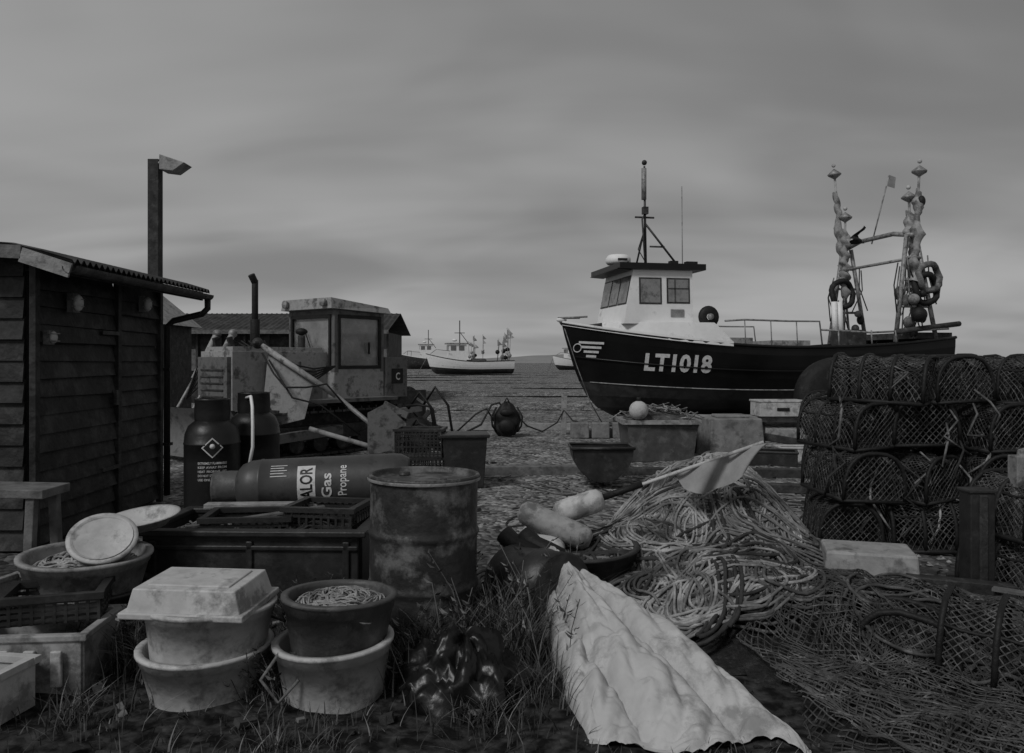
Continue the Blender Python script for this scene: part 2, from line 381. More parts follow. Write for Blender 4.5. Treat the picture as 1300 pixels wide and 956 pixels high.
for (ya,yb) in((-.86,-.34),(-.25,.25),(.34,.86)):
    fx=lambda z:x0-.12+.22*(z-zb)/(zt-zb)-.008
    for(o,m,e) in((.03,STEEL,0),(0,GLASSC,.006)):
        b.add([(fx(2.72-o)-e,ya-o,2.72-o),(fx(2.72-o)-e,yb+o,2.72-o),(fx(3.27+o)-e,yb+o,3.27+o),(fx(3.27+o)-e,ya-o,3.27+o)],[(0,1,2,3)],m)
b.box((2.3,-hw-.002,2.5),(.3,.015,.16),GALV)
b.lathe([(.001,.0),(.24,.0),(.28,.05),(.28,.13),(.22,.21),(.001,.23)],WP,24,TR((1.32,.05,zt+.21)))
b.box((1.35,.05,zt+.17),(.24,.24,.12),WP)
b.box((1.33,-.228,zt+.30),(.22,.012,.05),DARK)
mx_,mz=1.95,zt+.13
b.tube([(mx_,0,mz),(mx_-.03,0,mz+2.3)],.035,STEEL,8,r2=.022)
b.tube([(mx_-.04,.0,mz+1.55),(mx_-.04,.0,mz+2.25)],.06,GALV,8)
b.ball((mx_-.03,0,mz+2.38),.06,STEEL,10)
b.tube([(mx_,0,mz+1.0),(mx_+.8,.0,mz+.05)],.026,STEEL,6)
b.tube([(mx_+.1,0,mz+.5),(mx_+.45,.0,mz+.5)],.02,STEEL,6)
b.tube([(mx_-.12,-.3,mz),(mx_-.1,-.05,mz+1.1),(mx_,.0,mz+1.25)],.022,STEEL,6)
b.tube([(mx_-.12,.35,mz),(mx_,.0,mz+1.0)],.022,STEEL,6)
b.tube([(mx_-.25,0,mz+1.15),(mx_+.2,0,mz+1.15)],.022,STEEL,6)
b.box((mx_-.02,-.02,mz+1.3),(.12,.12,.16),STEEL)
b.box((mx_+.95,-.3,mz+.08),(.26,.16,.12),DARK); b.box((mx_+.45,-.5,mz+.06),(.18,.14,.12),DARK)
b.tube([(mx_-.02,0,mz+.9),(mx_-.25,-.2,mz+.4),(mx_-.1,-.4,mz)],.012,DARK,5)
b.tube([(2.62,-.5,zt-.6),(2.6,-.5,zt+1.9)],.011,GALV,5)
b.lathe([(.07,-.06),(.2,-.08),(.24,0),(.2,.08),(.07,.06)],DARK,20,TR((2.95,-1.1,2.42),0,math.pi/2)); b.ball((2.95,-1.2,2.42),.07,GALV,10)
rl=[(3.15,2.32),(3.6,2.35),(4.6,2.33),(5.35,2.33)]
b.tube([(x,-1.45,z) for x,z in rl]+[(5.42,-1.45,zs(5.4))],.02,GALV,6)
for x in(3.6,4.2,4.8): b.tube([(x,-1.5,zs(x)),(x,-1.45,2.33)],.014,GALV,6)
b.tube([(x,1.4,z) for x,z in rl]+[(5.42,1.4,zs(5.4))],.018,GALV,6)
b.tube([(5.4,-1.45,2.15),(6.6,-1.45,2.1),(8.6,-1.38,2.2)],.022,GALV,6)
for x in(5.8,6.6,7.2): b.tube([(x,-1.48,zs(x)),(x,-1.45,2.15)],.018,GALV,6)
b.box((3.9,.2,1.85),(.8,1.4,.3),GALV); b.box((5.4,.3,1.8),(.9,1.2,.3),WPL2)
b.box((6.9,-.2,2.0),(.5,.6,.4),STEEL)
b.tube([(-.02,0,2.3),(-.08,0,2.42),(.5,.3,2.44)],.02,GALV,6); b.tube([(-.08,0,2.42),(.5,-.3,2.44)],.02,GALV,6)
b.ball((-.0,0,2.38),.06,WP,10,(2,1,1))
b.tube([(.06,-.02,2.2),(.25,-.3,1.4),(.5,-.5,.6),(.75,-.55,.15)],.012,ROPE2,5)
def hf(x_a,x_b,z_a,z_b,off=.014):
    def f(u,v):
        x=x_a+(x_b-x_a)*u; z=z_a+(z_b-z_a)*v+(zs(x)-zs(x_a))*.35
        return (x-.004,-(H.y_at(x,z)+off),z)
    return f
b.text('LT1018',hf(1.55,2.84,1.27,1.65,.022),LAB,.035)
for i in range(4):
    b.grid(hf(.33+.05*i,.78-.04*i,1.86-.1*i,1.91-.1*i,.02),8,1,LAB)
pts=[]
for i in range(14):
    t=2*math.pi*i/14; x=.31+.07*math.cos(t); z=1.76+.09*math.sin(t); pts.append((x,-(H.y_at(x,z)+.02),z))
b.tube(pts,.012,LAB,5,closed=True)
gx=7.8
for s_ in(-1,1):
    y=s_*1.25
    b.tube([(gx-.45,y,zs(gx)),(gx-.12,y*.95,4.3)],.05,GALV,8)
    b.tube([(gx+.6,y,zs(gx)),(gx+.12,y*.95,4.3)],.05,GALV,8)
    for z,wd in((2.7,.36),(3.3,.26),(3.8,.19)): b.tube([(gx-wd,y*.98,z),(gx+wd*1.1,y*.98,z)],.03,GALV,6)
b.tube([(gx,-1.25,4.3),(gx-.02,-.6,4.42),(gx-.02,.6,4.42),(gx,1.25,4.3)],.055,GALV,8)
b.tube([(gx-.2,-1.2,3.75),(gx-.2,1.2,3.75)],.035,GALV,8)
def dan(base,top):
    bv=Vector(base);tv=Vector(top)
    b.tube([bv,tv],.03,WPL2,6)
    d=(tv-bv).normalized()
    q=d.to_track_quat('Z','Y').to_matrix().to_4x4()
    T=Matrix.Translation(tv-d*.1)@q
    b.lathe([(.001,-.14),(.16,-.03),(.17,.0),(.001,.14)],GALV,10,T)
    b.ball(tv+d*.12,.05,WPL,8)
    n=34; sd=U(0,99)
    def fn(u,v):
        p=bv.lerp(tv,.30+.55*u); r=.035+.16*abs(nz(u*7,sd))+.05*abs(nz(u*19,sd)); a_=2*math.pi*v
        r*=1+.8*nz(u*9,math.cos(a_)*1.5,sd)
        return p+Vector((r*math.cos(a_),r*math.sin(a_),-.08*math.cos(a_)))
    b.grid(fn,n,10,random.choice([FLAG,ROPE2,WPL2]))
    for i in range(2):
        p=bv.lerp(tv,U(.3,.8)); b.ball(p+Vector((.05,-.05,0)),U(.06,.1),random.choice([WPL2,DARK,FLAG]),10,(1,1,1.5))
dan((gx+.05,1.15,2.1),(gx-.35,1.2,6.3)); dan((gx-.2,1.0,2.1),(gx-.1,1.1,5.2))
dan((gx,-1.2,2.1),(gx+.2,-1.2,5.85)); dan((gx+.15,-1.1,2.1),(gx+.08,-1.0,5.3))
b.tube([(gx,.2,4.3),(gx+.25,-.1,5.9)],.018,WPL2,6)
b.add([(gx+.22,-.08,5.65),(gx+.25,-.1,5.92),(gx+.42,-.12,5.86),(gx+.4,-.1,5.6)],[(0,1,2,3)],FLAG)
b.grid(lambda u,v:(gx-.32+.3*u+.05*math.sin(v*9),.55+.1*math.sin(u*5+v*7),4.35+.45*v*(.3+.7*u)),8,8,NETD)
for (x,y,z,r,m) in((gx-.25,1.0,3.15,.30,TYRE),(gx+.35,-1.32,3.35,.27,ROPE2),(gx+.3,-1.28,3.1,.29,TYRE)):
    b.tube([(x+r*math.cos(t*math.pi/10),y+.05*math.sin(t),z+r*1.1*math.sin(t*math.pi/10)) for t in range(20)],.07,m,8,closed=True)
b.ball((gx-.05,-1.5,2.5),.17,DARK); b.ball((gx-.1,-1.4,2.85),.12,WPL2)
for i in range(12):
    y=random.choice([-1.2,1.15]); b.ball((gx+U(-.3,.35),y+U(-.15,.15),U(2.1,3.1)),U(.07,.13),random.choice([DARK,DARK,ROPE2,MPL]),10,(1,1,U(1,1.6)))
for x in(-.5,-.35): b.tube([(gx+x,.9,2.0),(gx+x-.05,.9,2.95)],.07,WP,10)
for i in range(22):
    x=gx+U(-.4,.5);y=random.choice([-1.25,1.15]); z=U(3,4.3)
    b.tube([(x,y,z),(x+U(-.15,.15),y+.03,z-.5),(x+U(-.3,.3),y,z-1.1)],.016,random.choice([ROPE2,ROPE2,ROPED]),5)
b.tube([(7.2,-1.45,2.12),(8.95,-1.3,2.32)],.06,WOODD,8); b.box((8.3,0,2.05),(1.0,2.5,.14),WOODD)
b.done()

b=B('boat_trailer')
b.beam((2.2,14.9,.35),(8.5,16.3,.35),.12,.16,STEEL); b.beam((2.4,17.6,.2),(8.4,18.8,.2),.14,.14,STEEL)
for x in(3.2,5.0,6.9): b.beam((x,15.0+(x-3)*.2,.33),(x-.3,18.2+(x-3)*.2,.25),.14,.12,WOODD)
T=TR((6.05,14.95,.78),.15,math.pi/2)
b.lathe([(.3,-.2),(.62,-.22),(.74,-.16),(.77,0),(.74,.16),(.62,.22),(.3,.2)],TYRE,40,T)
b.lathe([(.001,-.05),(.2,-.07),(.3,-.19),(.34,-.2)],STEEL,24,T); b.lathe([(.001,.05),(.2,.07),(.3,.19),(.34,.2)],STEEL,24,T)
b.done()

# ------------------------------------------------------------ distant boats
def small_boat(org,rz,L,lo,mid,top,gear=0,ch=1.0,cx=.35):
    b=B('beached_boat'); b.M=TR(org,rz)
    def z2(x): return 1.35+.75*((.6*L-x)/(.6*L))**2 if x<.6*L else 1.35+.1*((x-.6*L)/(.4*L))
    h=Hull(L,1.4,.15,z2,.9,3.2); h.build(b,lo,mid,top,-1)
    xa=cx*L
    b.box((xa,0,1.75+.35*ch),(1.7,1.5,1.0+.7*ch),WP); b.box((xa,0,2.32+.75*ch),(2.1,1.75,.12),WPL2)
    for dx in(-.42,.36): b.box((xa+dx,-.77,1.95+.7*ch),(.5,.04,.45),GLASSD)
    for dy in(-.4,.1,.45): b.box((xa-.87,dy,1.95+.7*ch),(.04,.35,.42),GLASSD)
    b.tube([(xa+.3,0,2.3),(xa+.3,0,5.3)],.05,STEEL,6); b.tube([(xa+.3,0,4.2),(xa+1.3,0,2.9)],.035,STEEL,5)
    b.tube([(xa-.2,0,4.1),(xa+.8,0,4.1)],.035,STEEL,5)
    b.ball((xa-.2,0,2.65+.75*ch),.25,WP,12,(1,1,.5))
    b.tube([(.4,-.2,2.1),(.9,-.6,2.5),(xa-.8,-1.0,2.35)],.03,GALV,5)
    for s_ in(-1,1):
        b.tube([(L*.85,s_*1.0,1.4),(L*.87,s_,3.0)],.05,GALV,6)
    b.tube([(L*.87,-1,3.0),(L*.87,1,3.0)],.05,GALV,6)
    if gear:
        for i in range(7):
            x=L*U(.80,.97);y=U(-.8,.8);t=U(3.4,5.0); b.tube([(x,y,1.4),(x+U(-.2,.2),y,t)],.03,WPL2,5)
            b.add([(x,y,t-.7),(x+.5,y,t-.6),(x,y,t-.1)],[(0,1,2)],random.choice([FLAG,WPL]))
            b.ball((x,y,U(1.7,2.6)),.22,random.choice([FLAG,WPL,DARK]),8)
    b.box((L*.6,0,1.5),(1.2,1.4,.3),MPL)
    b.tube([(0.05,0,1.7),(-.5,-.4,.8),(-.9,-.8,.05)],.03,ROPE2,5)
    b.done()
small_boat((-8.2,76,0),.22,8.4,ANTI,WP,DARK,1)
small_boat((-14.6,104,0.15),.12,11.2,ANTI,STEEL,WP,1,1.4,.3)
small_boat((5.4,106,0),.35,8,ANTI,WP,GALV,0)
small_boat((-24,135,0),-.2,8,ANTI,MPL,GALV,0)
# ------------------------------------------------------------ crawler tractor
b=B('crawler_tractor'); b.M=TR((-3.37,13.37,0),math.radians(52))
def track(y):
    n=44; Ls=2.5; r=.33
    per=2*Ls+2*math.pi*r
    def at(s):
        s%=per
        if s<Ls: return (-1.45+s,r*2,0,1)
        s-=Ls
        if s<math.pi*r: a=s/r; return (-1.45+Ls+r*math.sin(a),r+r*math.cos(a),math.sin(a),math.cos(a))
        s-=math.pi*r
        if s<Ls: return (-1.45+Ls-s,0,0,-1)
        s-=Ls; a=s/r; return (-1.45-r*math.sin(a),r-r*math.cos(a),-math.sin(a),-math.cos(a))
    for i in range(n):
        x,z,nx_,nz_=at(i*per/n); ang=math.atan2(nx_,nz_)
        b.box((x,y,z+.03),(.14,.36,.035),STEEL,(0,ang,0)); b.box((x+nx_*.03,y,z+.03+nz_*.03),(.025,.36,.06),STEEL,(0,ang,0))
    for x in(-1.45,1.05): b.lathe([(.001,-.1),(.28,-.1),(.28,.1),(.001,.1)],STEEL,20,TR((x,y,.36),0,math.pi/2))
    for x in(-.9,-.45,0,.45): b.lathe([(.001,-.1),(.14,-.1),(.14,.1),(.001,.1)],STEEL,14,TR((x,y,.2),0,math.pi/2))
    b.box((-.2,y,.36),(2.1,.14,.22),STEEL)
track(-.72);track(.72)
b.box((-.3,0,.55),(2.5,1.05,.4),STEEL)
b.box((-.88,0,1.18),(1.75,.84,.9),BODYL); b.box((-.88,0,1.66),(1.65,.7,.08),BODYL)
b.box((-1.79,0,1.12),(.07,.78,.85),BODY)
for i in range(6): b.box((-1.83,0,.85+.1*i),(.02,.6,.025),STEEL)
for i in range(5): b.box((-1.2+.16*i,-.43,1.25),(.05,.02,.45),BODY)
b.box((-.45,-.43,1.1),(.4,.02,.5),BODY)
for s_ in(-1,1): b.box((.1,s_*.72,.85),(2.0,.42,.06),BODY)
b.box((-.55,-.55,1.0),(.5,.25,.3),BODY)
cx0,cx1,cy=0,1.08,.6; zt=2.36
b.box((.54,0,1.1),(1.08,1.2,.5),BODYL)
for x in(cx0+.04,cx1-.04):
    for y in(-cy+.04,cy-.04): b.box((x,y,(1.3+zt)/2),(.085,.085,zt-1.3),BODY)
b.add([(-.12,-.67,zt-.02),(1.2,-.67,zt-.06),(1.2,.67,zt-.06),(-.12,.67,zt-.02),(-.10,-.63,zt+.16),(1.16,-.63,zt+.04),(1.16,.63,zt+.04),(-.10,.63,zt+.16)],[(0,3,2,1),(4,5,6,7),(0,1,5,4),(1,2,6,5),(2,3,7,6),(3,0,4,7)],BODYL)
b.box((.54,-.565,zt-.06),(1.0,.05,.1),BODY);b.box((.54,.565,zt-.06),(1.0,.05,.1),BODY);b.box((.03,0,zt-.06),(.05,1.1,.1),BODY)
b.box((.02,0,1.8),(.008,1.06,.92),GLASS); b.box((.54,-.575,1.8),(.94,.008,.92),GLASS); b.box((.54,.575,1.8),(.94,.008,.92),GLASS)
b.box((1.06,0,1.8),(.008,1.06,.92),GLASS)
for (z_,h_) in((1.38,.055),(2.22,.055)):
    b.box((.54,-.605,z_),(.94,.03,h_),DARK); b.box((-.015,0,z_),(.03,1.06,h_),DARK)
for x in(.095,.985): b.box((x,-.605,1.8),(.05,.03,.79),DARK)
for y in(-.50,.50): b.box((-.015,y,1.8),(.03,.05,.79),DARK)
b.box((.72,-.625,1.7),(.03,.03,.2),DARK)
b.box((.75,0,1.42),(.4,.45,.12),DARK); b.box((.92,0,1.62),(.1,.42,.35),DARK); b.tube([(.2,.0,1.3),(.32,0,1.65)],.02,DARK,6)
b.tube([(.32+.14*math.cos(t*.63),.14*math.sin(t*.63),1.65) for t in range(10)],.013,DARK,5,closed=True)
b.tube([(-.05,-.2,1.4),(-.06,.1,2.0)],.012,DARK,5)
for s_ in(-.5,.5): b.lathe([(.001,0),(.06,0),(.07,.06),(.001,.08)],GALV,12,TR((-.12,s_,2.44),0,0,-math.pi/2))
b.box((1.35,-.1,1.2),(.5,1.1,.7),BODY); b.box((1.35,-.66,1.22),(.26,.02,.26),DARK)
b.text('C',lambda u,v:(1.30+.10*u,-.675,1.15+.13*v),LAB,.02)
b.lathe([(.32,-.42),(.32,-.38),(.13,-.38),(.13,.38),(.32,.38),(.32,.42),(.001,.42)],STEEL,22,TR((1.85,0,.7),0,math.pi/2))
b.box((1.75,-.5,.6),(.9,.07,.7),STEEL);b.box((1.75,.5,.6),(.9,.07,.7),STEEL); b.beam((2.0,-.5,.4),(2.7,-.3,.2),.12,.1,STEEL); b.beam((1.6,-.4,1.0),(2.3,-.4,.35),.09,.09,STEEL)
b.tube([(-.95,.2,1.65),(-.95,.2,2.15)],.075,DARK,12); b.tube([(-.95,.2,2.15),(-.95,.2,2.78)],.05,DARK,12)
b.tube([(-.95,.2,2.74),(-1.02,.2,2.86)],.055,DARK,12)
b.tube([(-.35,-.2,1.65),(-.35,-.2,1.9)],.06,STEEL,12); b.ball((-.35,-.2,1.96),.1,DARK,12,(1,1,.6))
b.grid(lambda u,v:(-2.25+.16*math.sin(math.pi*v),-1.15+2.3*u,.08+.72*v),6,8,BODY)
b.grid(lambda u,v:(-2.19+.16*math.sin(math.pi*v),-1.15+2.3*u,.08+.72*v),6,8,STEEL)
for s_ in(-1.0,1.0): b.beam((-2.15,s_,.3),(-.2,s_,.4),.1,.14,BODY)
for s_ in(.35,.8):
    b.tube([(-1.25,s_,1.92),(-1.65,s_,1.2)],.05,BODYL,10); b.tube([(-1.65,s_,1.2),(-2.05,s_,.55)],.028,GALV,8)
    b.ball((-1.25,s_,1.92),.07,GALV,8)
b.beam((-1.35,.3,1.86),(-1.05,.3,.9),.06,.08,STEEL); b.beam((-1.35,.7,1.86),(-1.05,.7,.9),.06,.08,STEEL)
for k in range(5):
    b.tube([(-1.2,.4-.2*k,1.8),(-1.0,-.2-.1*k,1.55-.06*k),(-.7,-.5,1.42-.07*k),(-.4,-.58,1.36-.05*k),(.0,-.62,1.4)],.014,DARK,6)
    b.tube([(-1.3,.5,1.7-.1*k),(-1.7,.55,1.5-.1*k),(-1.9,.6,.9)],.014,DARK,6)
b.done(.008)
b=B('hydraulic_boom')
b.tube([(-3.75,11.9,1.72),(-2.6,11.75,.98)],.045,BODYL,12); b.tube([(-2.6,11.75,.98),(-1.5,11.6,.1)],.034,GALV,12)
b.ball((-3.8,11.9,1.75),.085,STEEL,12); b.tube([(-3.8,11.75,1.75),(-3.8,12.1,1.75)],.035,STEEL,10)
b.tube([(-2.95,11.6,.5),(-1.6,11.5,.12)],.035,WPL2,10)
b.add([(-3.65,11.92,1.6),(-2.95,11.84,1.16),(-3.1,11.9,.62),(-3.5,11.95,.52),(-3.72,11.95,1.0)],[(0,1,2,3,4)],BODYL)
b.tube([(-3.7,11.8,1.6),(-3.5,11.7,1.3),(-3.3,11.6,1.1),(-3.0,11.6,1.1),(-2.7,11.6,1.15),(-2.4,11.6,.8)],.015,DARK,6)
b.tube([(-3.6,11.8,1.5),(-3.2,11.6,.95),(-2.8,11.6,.85),(-2.2,11.6,.4)],.015,DARK,6)
b.add([(-2.05,11.3,.15),(-1.55,11.3,.25),(-1.5,11.3,.6),(-1.8,11.3,.88),(-2.05,11.3,.75)],[(0,1,2,3,4)],BODY)
b.done()
b=B('scrap_machinery')
for i in range(22):
    x=U(-1.95,-1.15); y=U(12.4,13.6); z=U(.1,.7)
    b.beam((x,y,z),(x+U(-.4,.4),y+U(-.3,.3),max(.05,z+U(-.4,.3))),U(.03,.1),U(.03,.1),random.choice([STEEL,DARK,BODY]))
for i in range(8):
    p=(U(-1.9,-1.2),12.5,U(.2,.8)); b.tube([p,(p[0]+.2,12.3,p[2]+U(0,.3)),(p[0]+.4,12.3,p[2]),(p[0]+.5,12.4,.1)],.022,DARK,6)
b.lathe([(.05,-.1),(.25,-.1),(.3,0),(.25,.1),(.05,.1)],TYRE,20,TR((-1.5,12.6,.3),.3,math.pi/2))
b.done()

# ------------------------------------------------------------ generic containers
def crate(b,c,d,m,rz=0,t=.012,lat=True):
    x,y,z=d; M0=b.M; b.M=M0@TR(c,rz)
    b.box((0,0,.01),(x,y,.02),m)
    for (cx_,cy_,sx,sy) in((0,-y/2,x,t),(0,y/2,x,t),(-x/2,0,t,y),(x/2,0,t,y)):
        if lat:
            horiz=sx>sy; n=int((x if horiz else y)/.045)
            for i in range(n+1):
                o=-.5+i/n
                b.box((cx_+(o*x if horiz else 0),cy_+(0 if horiz else o*y),z/2),(.014 if horiz else t,t if horiz else .014,z),m)
            for k in(.15,.4,.62,.85): b.box((cx_,cy_,z*k),(sx-.002,sy-.002,.016),m)
        else: b.box((cx_,cy_,z/2),(sx,sy,z),m)
    for (cx_,cy_,sx,sy) in((0,-y/2,x+.05,.04),(0,y/2,x+.05,.04),(-x/2,0,.04,y-.04),(x/2,0,.04,y-.04)): b.box((cx_,cy_,z),(sx,sy,.03),m)
    b.M=M0
def coil(b,c,r,z,m,n,rr=.008,hgt=.1):
    for i in range(n):
        rad=U(.25,.95)*r; ox,oy=U(-.3,.3)*(r-rad)*2,U(-.3,.3)*(r-rad)*2; ph=U(0,6.28)
        el=U(.75,1.0); k=28; arc=U(3,6.2)
        pts=[]
        for j in range(k):
            t=ph+arc*j/k
            x=ox+rad*math.cos(t);y=oy+rad*el*math.sin(t+.2*math.sin(t*2))
            zz_=z+hgt*(1-(x*x+y*y)/(r*r))+.018*math.sin(3*t+i)+U(0,.002)
            pts.append((c[0]+x,c[1]+y,zz_+.02*nz(i*3.1,t)))
        b.tube(pts,rr,m,5)
def tub(b,c,r,h,m,tilt=(0,0),wall=.02,rimr=.012,foot=.82,rz=0):
    T=TR(c,rz,tilt[0],tilt[1])
    b.lathe([(.001,0),(r*foot,0),(r*foot,.01),(r*.97,h*.8),(r*.99,h*.8),(r,h-.02),(r+rimr,h-.015),(r+rimr,h),(r-wall,h),(r-wall,h-.02),(r*foot-wall,.025),(.001,.025)],m,36,T,wob=.015)

b=B('oil_drum')
r=.288; pr=[(.001,.02),(r-.01,.02),(r+.004,0),(r+.006,.02),(r,.035)]
for i in range(1,60):
    z=.035+.81*i/60; bulge=.012*(math.exp(-((z-.30)/.016)**2)+math.exp(-((z-.58)/.016)**2))
    pr.append((r+bulge-.002*math.exp(-((z-.2)/.05)**2),z))
pr+=[(r,.855),(r+.010,.862),(r+.013,.875),(r+.008,.886),(r-.006,.887),(r-.012,.878),(r-.014,.86),(r-.03,.852),(.12,.856),(.001,.858)]
b.lathe(pr,RUST,56,TR((-.485,4.32,0),.3,0,.012),wob=.006)
b.lathe([(.001,.875),(.03,.875),(.034,.86)],STEEL,14,TR((-.6,4.45,0)))
b.lathe([(.001,.875),(.018,.875),(.02,.86)],STEEL,14,TR((-.36,4.2,0)))
b.lathe([(r+.0145,.872),(r+.017,.866),(r+.0145,.856)],GALV,56,TR((-.485,4.32,0),.3,0,.012),wob=.006)
b.done()
b=B('plastic_trough')
b.M=TR((-1.5,4.93,0),-.03)
X,Y,Hh=1.26,.66,.5
for (c,d) in(((0,-Y/2,.27),(X,.03,.46)),((0,Y/2,.27),(X,.03,.46)),((-X/2,0,.27),(.03,Y-.03,.46)),((X/2,0,.27),(.03,Y-.03,.46))): b.box(c,d,DPL)
b.box((0,0,.06),(X-.03,Y-.03,.04),DPL)
for (c,d) in(((0,-Y/2-.015,.505),(X+.1,.08,.035)),((0,Y/2+.015,.505),(X+.1,.08,.035)),((-X/2-.015,0,.505),(.08,Y-.05,.035)),((X/2+.015,0,.505),(.08,Y-.05,.035))): b.box(c,d,DPL)
for i in (0,4,8): b.box((-.56+.14*i,-Y/2-.022,.26),(.04,.02,.40),DPL)
b.box((0,-Y/2-.022,.42),(X,.02,.03),DPL)
b.done(.008)
b=B('mesh_crate'); crate(b,(-1.62,4.95,.30),(.5,.34,.24),DPL,.1); b.done()
b=B('mesh_crate'); crate(b,(-1.15,5.0,.33),(.42,.36,.26),DPL,-.15); b.done()
b=B('wooden_plank'); b.beam((-2.0,5.2,.55),(-.92,5.26,.55),.09,.03,WOODL); b.done(.004)
b=B('wooden_plank'); b.beam((-1.95,4.75,.5),(-1.2,5.1,.56),.05,.02,WOOD); b.done(.004)
b=B('rope_tangle'); coil(b,(-1.88,4.9),.2,.42,ROPE2,26,.006,.08); coil(b,(-1.3,4.9),.28,.40,ROPED,30,.007,.08); b.done()

def gascyl(b,T,m,h=1.22,r=.188,guard=True,gm_=None):
    pr=[(.001,.02),(r*.75,.02),(r*.8,0),(r*.85,.02),(r*.97,.06),(r,.11)]+[(r,.11+(h-.34)*i/6) for i in range(1,7)]+[(r+.004,h-.225),(r+.004,h-.215),(r,h-.21),(r*.97,h-.15),(r*.85,h-.09),(r*.6,h-.05),(.05,h-.03),(.05,h),(.001,h)]
    b.lathe(pr,m,36,T)
    if guard:
        b.lathe([(r*.62,h-.06),(r*.64,h+.0),(r*.62,h+.1),(r*.64,h+.11),(r*.58,h+.11),(r*.58,h-.05)],gm_ or m,28,T)
        b.lathe([(.03,h),(.03,h+.07),(.001,h+.075)],GALV,12,T)
b=B('propane_cylinder')
ax=Vector((1,.10,.035)).normalized()
q=(-ax).to_track_quat('Z','Y').to_matrix().to_4x4()
T=Matrix.Translation((-.72,5.66,.655))@q
gascyl(b,T,CYLM,1.24,.186,True,MPL)
def cylwrap(base,axis,rad,s0,s1,a0,a1):
    axis=Vector(axis).normalized(); f=Vector((0,-1,0)); f=(f-axis*f.dot(axis)).normalized(); g=f.cross(axis)
    if g.z<0: g=-g
    def fn(u,v):
        s_=s0+(s1-s0)*u; a_=a0+(a1-a0)*v
        return Vector(base)+axis*s_+(f*math.cos(a_)+g*math.sin(a_))*rad
    return fn
base=Vector((-.72,5.66,.655))-ax*1.24
def dense(fn,m,n=8): b.grid(fn,n,n,m)
dense(cylwrap(base,ax,.1885,.48,.60,-.75,.85),LAB,12)
f0=cylwrap(base,ax,.1905,.49,.59,-.7,.8)
b.text('CALOR',lambda u,v:f0(1-v*.85-.07,u*.95+.02),CYLD,.02)
f1=cylwrap(base,ax,.190,.64,.71,-.4,.5); b.text('Gas',lambda u,v:f1(1-v,u),LAB,.02)
f2=cylwrap(base,ax,.190,.75,.83,-1.1,.8); b.text('47kg Propane',lambda u,v:f2(1-v,u),LAB,.01)
for i in range(5): dense(cylwrap(base,ax,.190,.30,.41-.02*(i%2),.45+.11*i,.48+.11*i),LAB,3)
b.done()
b=B('cylinder_rack')
for x in(-1.75,-.95): b.box((x,5.6,.22),(.12,.4,.42),WOODD)
b.beam((-2.05,5.5,.445),(-.7,5.6,.445),.1,.045,WOODD)
b.done(.006)
def stand(name,x,y,m,top,lab):
    b=B(name); gascyl(b,TR((x,y,0),.4),m,top,.2)
    if lab:
        toC=Vector((-x,-y,0)).normalized(); sd=Vector((-toC.y,toC.x,0))
        def wr(u,v,s0,s1,z0,z1,rad=.2025):
            a_=(s0+(s1-s0)*u); return Vector((x,y,z0+(z1-z0)*v))+(toC*math.cos(a_)+sd*math.sin(a_))*rad
        for (k,mm,rr) in((1,LAB,.2035),(.84,CYLD,.2055)):
            cz=.86;wd=.38*k;hz=.075*k
            n=8
            for i in range(n):
                a0=-wd+2*wd*i/n;a1=-wd+2*wd*(i+1)/n
                h0=hz*(1-abs(a0)/wd);h1=hz*(1-abs(a1)/wd)
                b.add([wr(0,0,a0,0,cz-h0,cz,rr),wr(0,0,a1,0,cz-h1,cz,rr),wr(0,0,a1,0,cz+h1,cz,rr),wr(0,0,a0,0,cz+h0,cz,rr)],[(0,1,2,3)],mm)
        b.ball(wr(0,0,0,0,.87,0,.2),.02,LAB,8)
        for i,t in enumerate(['EXTREMELY FLAMMABLE','KEEP AWAY FROM','HEAT  PROPANE  LPG','DO NOT STORE INSIDE','USE ONLY UPRIGHT']):
            b.text(t,lambda u,v:wr(u,v,-.5,.5,.74-.03*i,.757-.03*i,.2045),LAB,.01)
    return b
b=stand('gas_cylinder',-2.25,5.98,CYLD,1.1,True); b.done()
b=stand('gas_cylinder',-2.08,6.42,CYLD,1.13,False)
b.tube([(-2.1,6.3,1.2),(-2.0,6.1,1.22),(-1.95,5.98,1.15),(-1.94,5.96,1.0),(-1.94,5.96,.85),(-2.0,6.0,.6)],.012,WP,8); b.done()

# ------------------------------------------------------------ tubs & boxes foreground
b=B('fish_tub'); tub(b,(-1.39,3.62,-.02),.28,.24,WPL,(.02,0)); b.done()
b=B('fish_tub'); tub(b,(-1.37,3.60,.17),.275,.24,WPL,(-.03,.02),foot=.88)
for a_ in(.2,2.9): b.tube([(-1.36+.275*math.cos(a_),3.6+.275*math.sin(a_),.36),(-1.36+.32*math.cos(a_),3.6+.32*math.sin(a_),.30),(-1.36+.27*math.cos(a_+.3),3.6+.27*math.sin(a_+.3),.3)],.008,ROPE2,6)
b.done()
b=B('plastic_tray')
M=TR((-1.385,3.56,.405),-.1,.04,.0); b.M=M
b.box((0,0,.065),(.46,.32,.11),WPL,taper=1.12)
b.box((0,0,.012),(.555,.40,.028),WPL)
b.box((0,0,.122),(.37,.24,.012),WPL)
b.done(.016)
b=B('rope_bin'); tub(b,(-.79,3.62,.14),.245,.30,MPL,(-.03,.02),foot=.8)
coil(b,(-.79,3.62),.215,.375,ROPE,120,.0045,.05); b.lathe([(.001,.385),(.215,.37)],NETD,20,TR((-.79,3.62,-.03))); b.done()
b=B('fish_tub'); tub(b,(-.80,3.60,-.02),.255,.27,WPL,(.02,-.02),foot=.84); 
b.tube([(-1.0,3.42,.24),(-1.06,3.36,.15),(-.98,3.34,.06),(-.9,3.36,.15)],.008,ROPE2,6); b.done()
